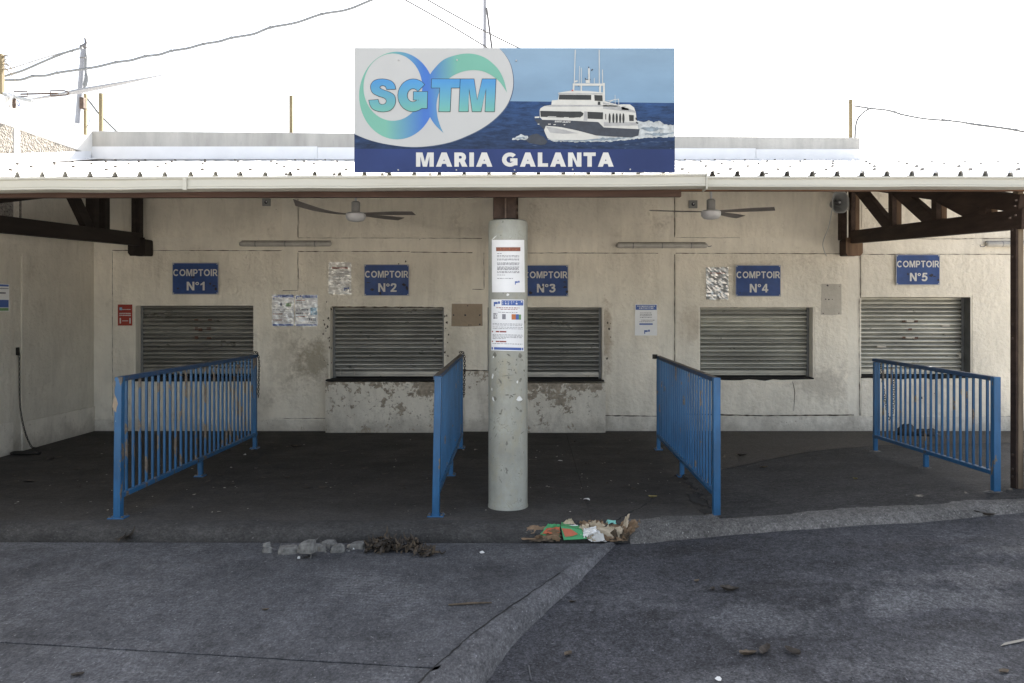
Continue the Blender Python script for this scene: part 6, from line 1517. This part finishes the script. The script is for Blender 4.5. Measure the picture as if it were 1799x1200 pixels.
crumple('orange_band', 'orange printed strip across the left green flap', 'carton', 'orange_card', [H(952,938,5.778), H(983,936,5.77), H(984,926,5.80), H(960,928,5.82)], ZG, .006, 1, 3, 6, 3)
# the green box that kept its shape
gb = thing('green_box', 'dented green box with an orange label in the middle of the packaging heap', 'box', tuple(H(1010,951,5.76)))
a = [H(990,949,5.74), H(1031,947,5.70), H(1022,931,5.78), H(985,924,5.80)]; b = [H(1000,950,5.95), H(1035,944,5.95), H(1024,923,5.95), H(989,921,5.95)]
a = [Vector((p.x, p.y, max(p.z, gz(p.y)+.004))) for p in a]; b = [Vector((p.x, p.y+.08, max(p.z, gz(p.y)+.004))) for p in b]
MB().add([*a, *b], [(0,1,2,3), (4,7,6,5), (0,4,5,1), (1,5,6,2), (2,6,7,3), (3,7,4,0)]).build('carton', M['green_card'], gb, bevel=.006)
off = Vector((0,-.004,.003))
q = lambda u, v: (a[3].lerp(a[2], u)).lerp(a[0].lerp(a[1], u), v)+off
MB().add([q(.02,.18), q(.45,.12), q(.72,.52), q(.42,.72), q(.10,.78)], [(4,3,2,1,0)]).build('orange_label', M['orange_card'], gb)
crumple('beige_paper', 'pale beige paper peak standing behind the green box', 'paper', 'kraft2', [H(986,922,5.98), H(1012,925,5.97), H(1004,911,6.0), H(996,913,6.0)], -.1, .012, 2, 6, 6, 6)
crumple('white_paper', 'white paper lying on top of the green box', 'paper', 'white_paper', [H(997,933,5.86), H(1014,936,5.84), H(1015,922,5.95), H(998,923,5.95)], -.1, .010, 2, 7, 7, 6)
crumple('white_paper', 'torn white paper curling down between the green box and the brown paper', 'paper', 'kraft2', [H(1022,940,5.74), H(1046,952,5.70), H(1034,921,5.85), H(1017,924,5.88)], ZG, .018, 3, 8, 8, 10, tears=.1)
crumple('white_paper', 'white-backed sheet leaning at the front of the brown paper', 'paper', 'white_paper', [H(1034,950,5.70), H(1066,953,5.69), H(1052,931,5.76), H(1036,934,5.78)], ZG, .022, 3, 9, 9, 8, tears=.1)
crumple('brown_paper', 'big crumpled brown paper bag at the right of the heap', 'paper', 'kraft', [H(1042,952,5.75), H(1098,955,5.74), H(1103,922,5.92), H(1036,918,5.98)], ZG, .050, 7, 10, 16, 12, tears=.12)
crumple('brown_paper', 'folded brown paper ridge in the middle right of the heap', 'paper', 'kraft2', [H(1030,934,5.78), H(1090,946,5.74), H(1094,926,5.80), H(1036,917,5.86)], ZG, .035, 5, 15, 14, 8, tears=.12)
crumple('brown_paper', 'upright twisted brown paper at the right end of the heap', 'paper', 'kraft', [H(1086,953,5.78), H(1112,938,5.82), H(1124,912,5.90), H(1093,922,5.92)], ZG, .050, 6, 12, 12, 12, tears=.15)
crumple('brown_paper', 'thin upright brown paper strip sticking out at the top right of the heap', 'paper', 'kraft2', [H(1090,935,5.86), H(1100,934,5.85), H(1106,902,5.90), H(1099,908,5.91)], ZG, .016, 2, 13, 4, 8)
crumple('brown_paper', 'brown paper edge peeking out behind the white sheets', 'paper', 'kraft', [H(1020,930,5.95), H(1058,933,5.95), H(1056,915,6.0), H(1018,916,6.0)], -.1, .022, 4, 14, 8, 6, tears=.2)
crumple('teal_card', 'pale teal card standing up in the packaging heap', 'card', 'teal_card', [H(1064,930,5.98), H(1083,930,5.98), H(1082,914,6.01), H(1066,913,6.01)], -.1, .004, 1, 16, 3, 4)
crumple('white_paper', 'white torn strip across the middle of the packaging heap', 'paper', 'white_paper', [H(1026,944,5.70), H(1050,936,5.69), H(1046,924,5.74), H(1022,930,5.76)], ZG, .016, 3, 41, 8, 6, tears=.2)
crumple('brown_paper', 'dark brown folded paper between the teal card and the twisted paper', 'paper', 'leaf2', [H(1072,950,5.74), H(1100,952,5.74), H(1104,938,5.80), H(1076,934,5.83)], ZG, .045, 6, 43, 12, 8, tears=.2)
crumple('brown_paper', 'dark brown scrap under the left green flap', 'paper', 'leaf2', [H(930,952,5.72), H(975,953,5.70), H(970,942,5.74), H(940,945,5.76)], ZG, .02, 4, 47, 10, 5, tears=.2)
# dark plastic lying by the wall behind the rightmost railing
def bag(name, lab, px, py, Yb, w2, h2, sd, mat='black_bag'):
    rg = random.Random(sd); c = P(px, py, Yb); c.z = 0; n, m2 = 14, 7; vs = []
    for j in range(m2+1):
        v = j/m2
        for k in range(n):
            a = 2*math.pi*k/n; r = math.cos(v*1.45)**.6*(1+.28*mnoise.noise((math.cos(a)*1.6, math.sin(a)*1.6, v*2+sd))); vs.append((c.x+w2*r*math.cos(a), c.y+w2*.6*r*math.sin(a), h2*math.sin(v*1.5)*(1+.35*mnoise.noise((a, v*3, sd)))))
    mb = MB().add(vs, [(j*n+k, j*n+(k+1) % n, (j+1)*n+(k+1) % n, (j+1)*n+k) for j in range(m2) for k in range(n)]+[tuple(m2*n+k for k in range(n))])
    return single(name, lab, 'bag', mb, mat, tuple(c))
bag('black_bag', 'black plastic bag slumped against the wall behind the rightmost railing', 1593, 760, 10.3, .13, .13, 2)
bag('black_bag', 'flatter black bag beside the slumped one behind the rightmost railing', 1628, 765, 10.3, .20, .07, 5)
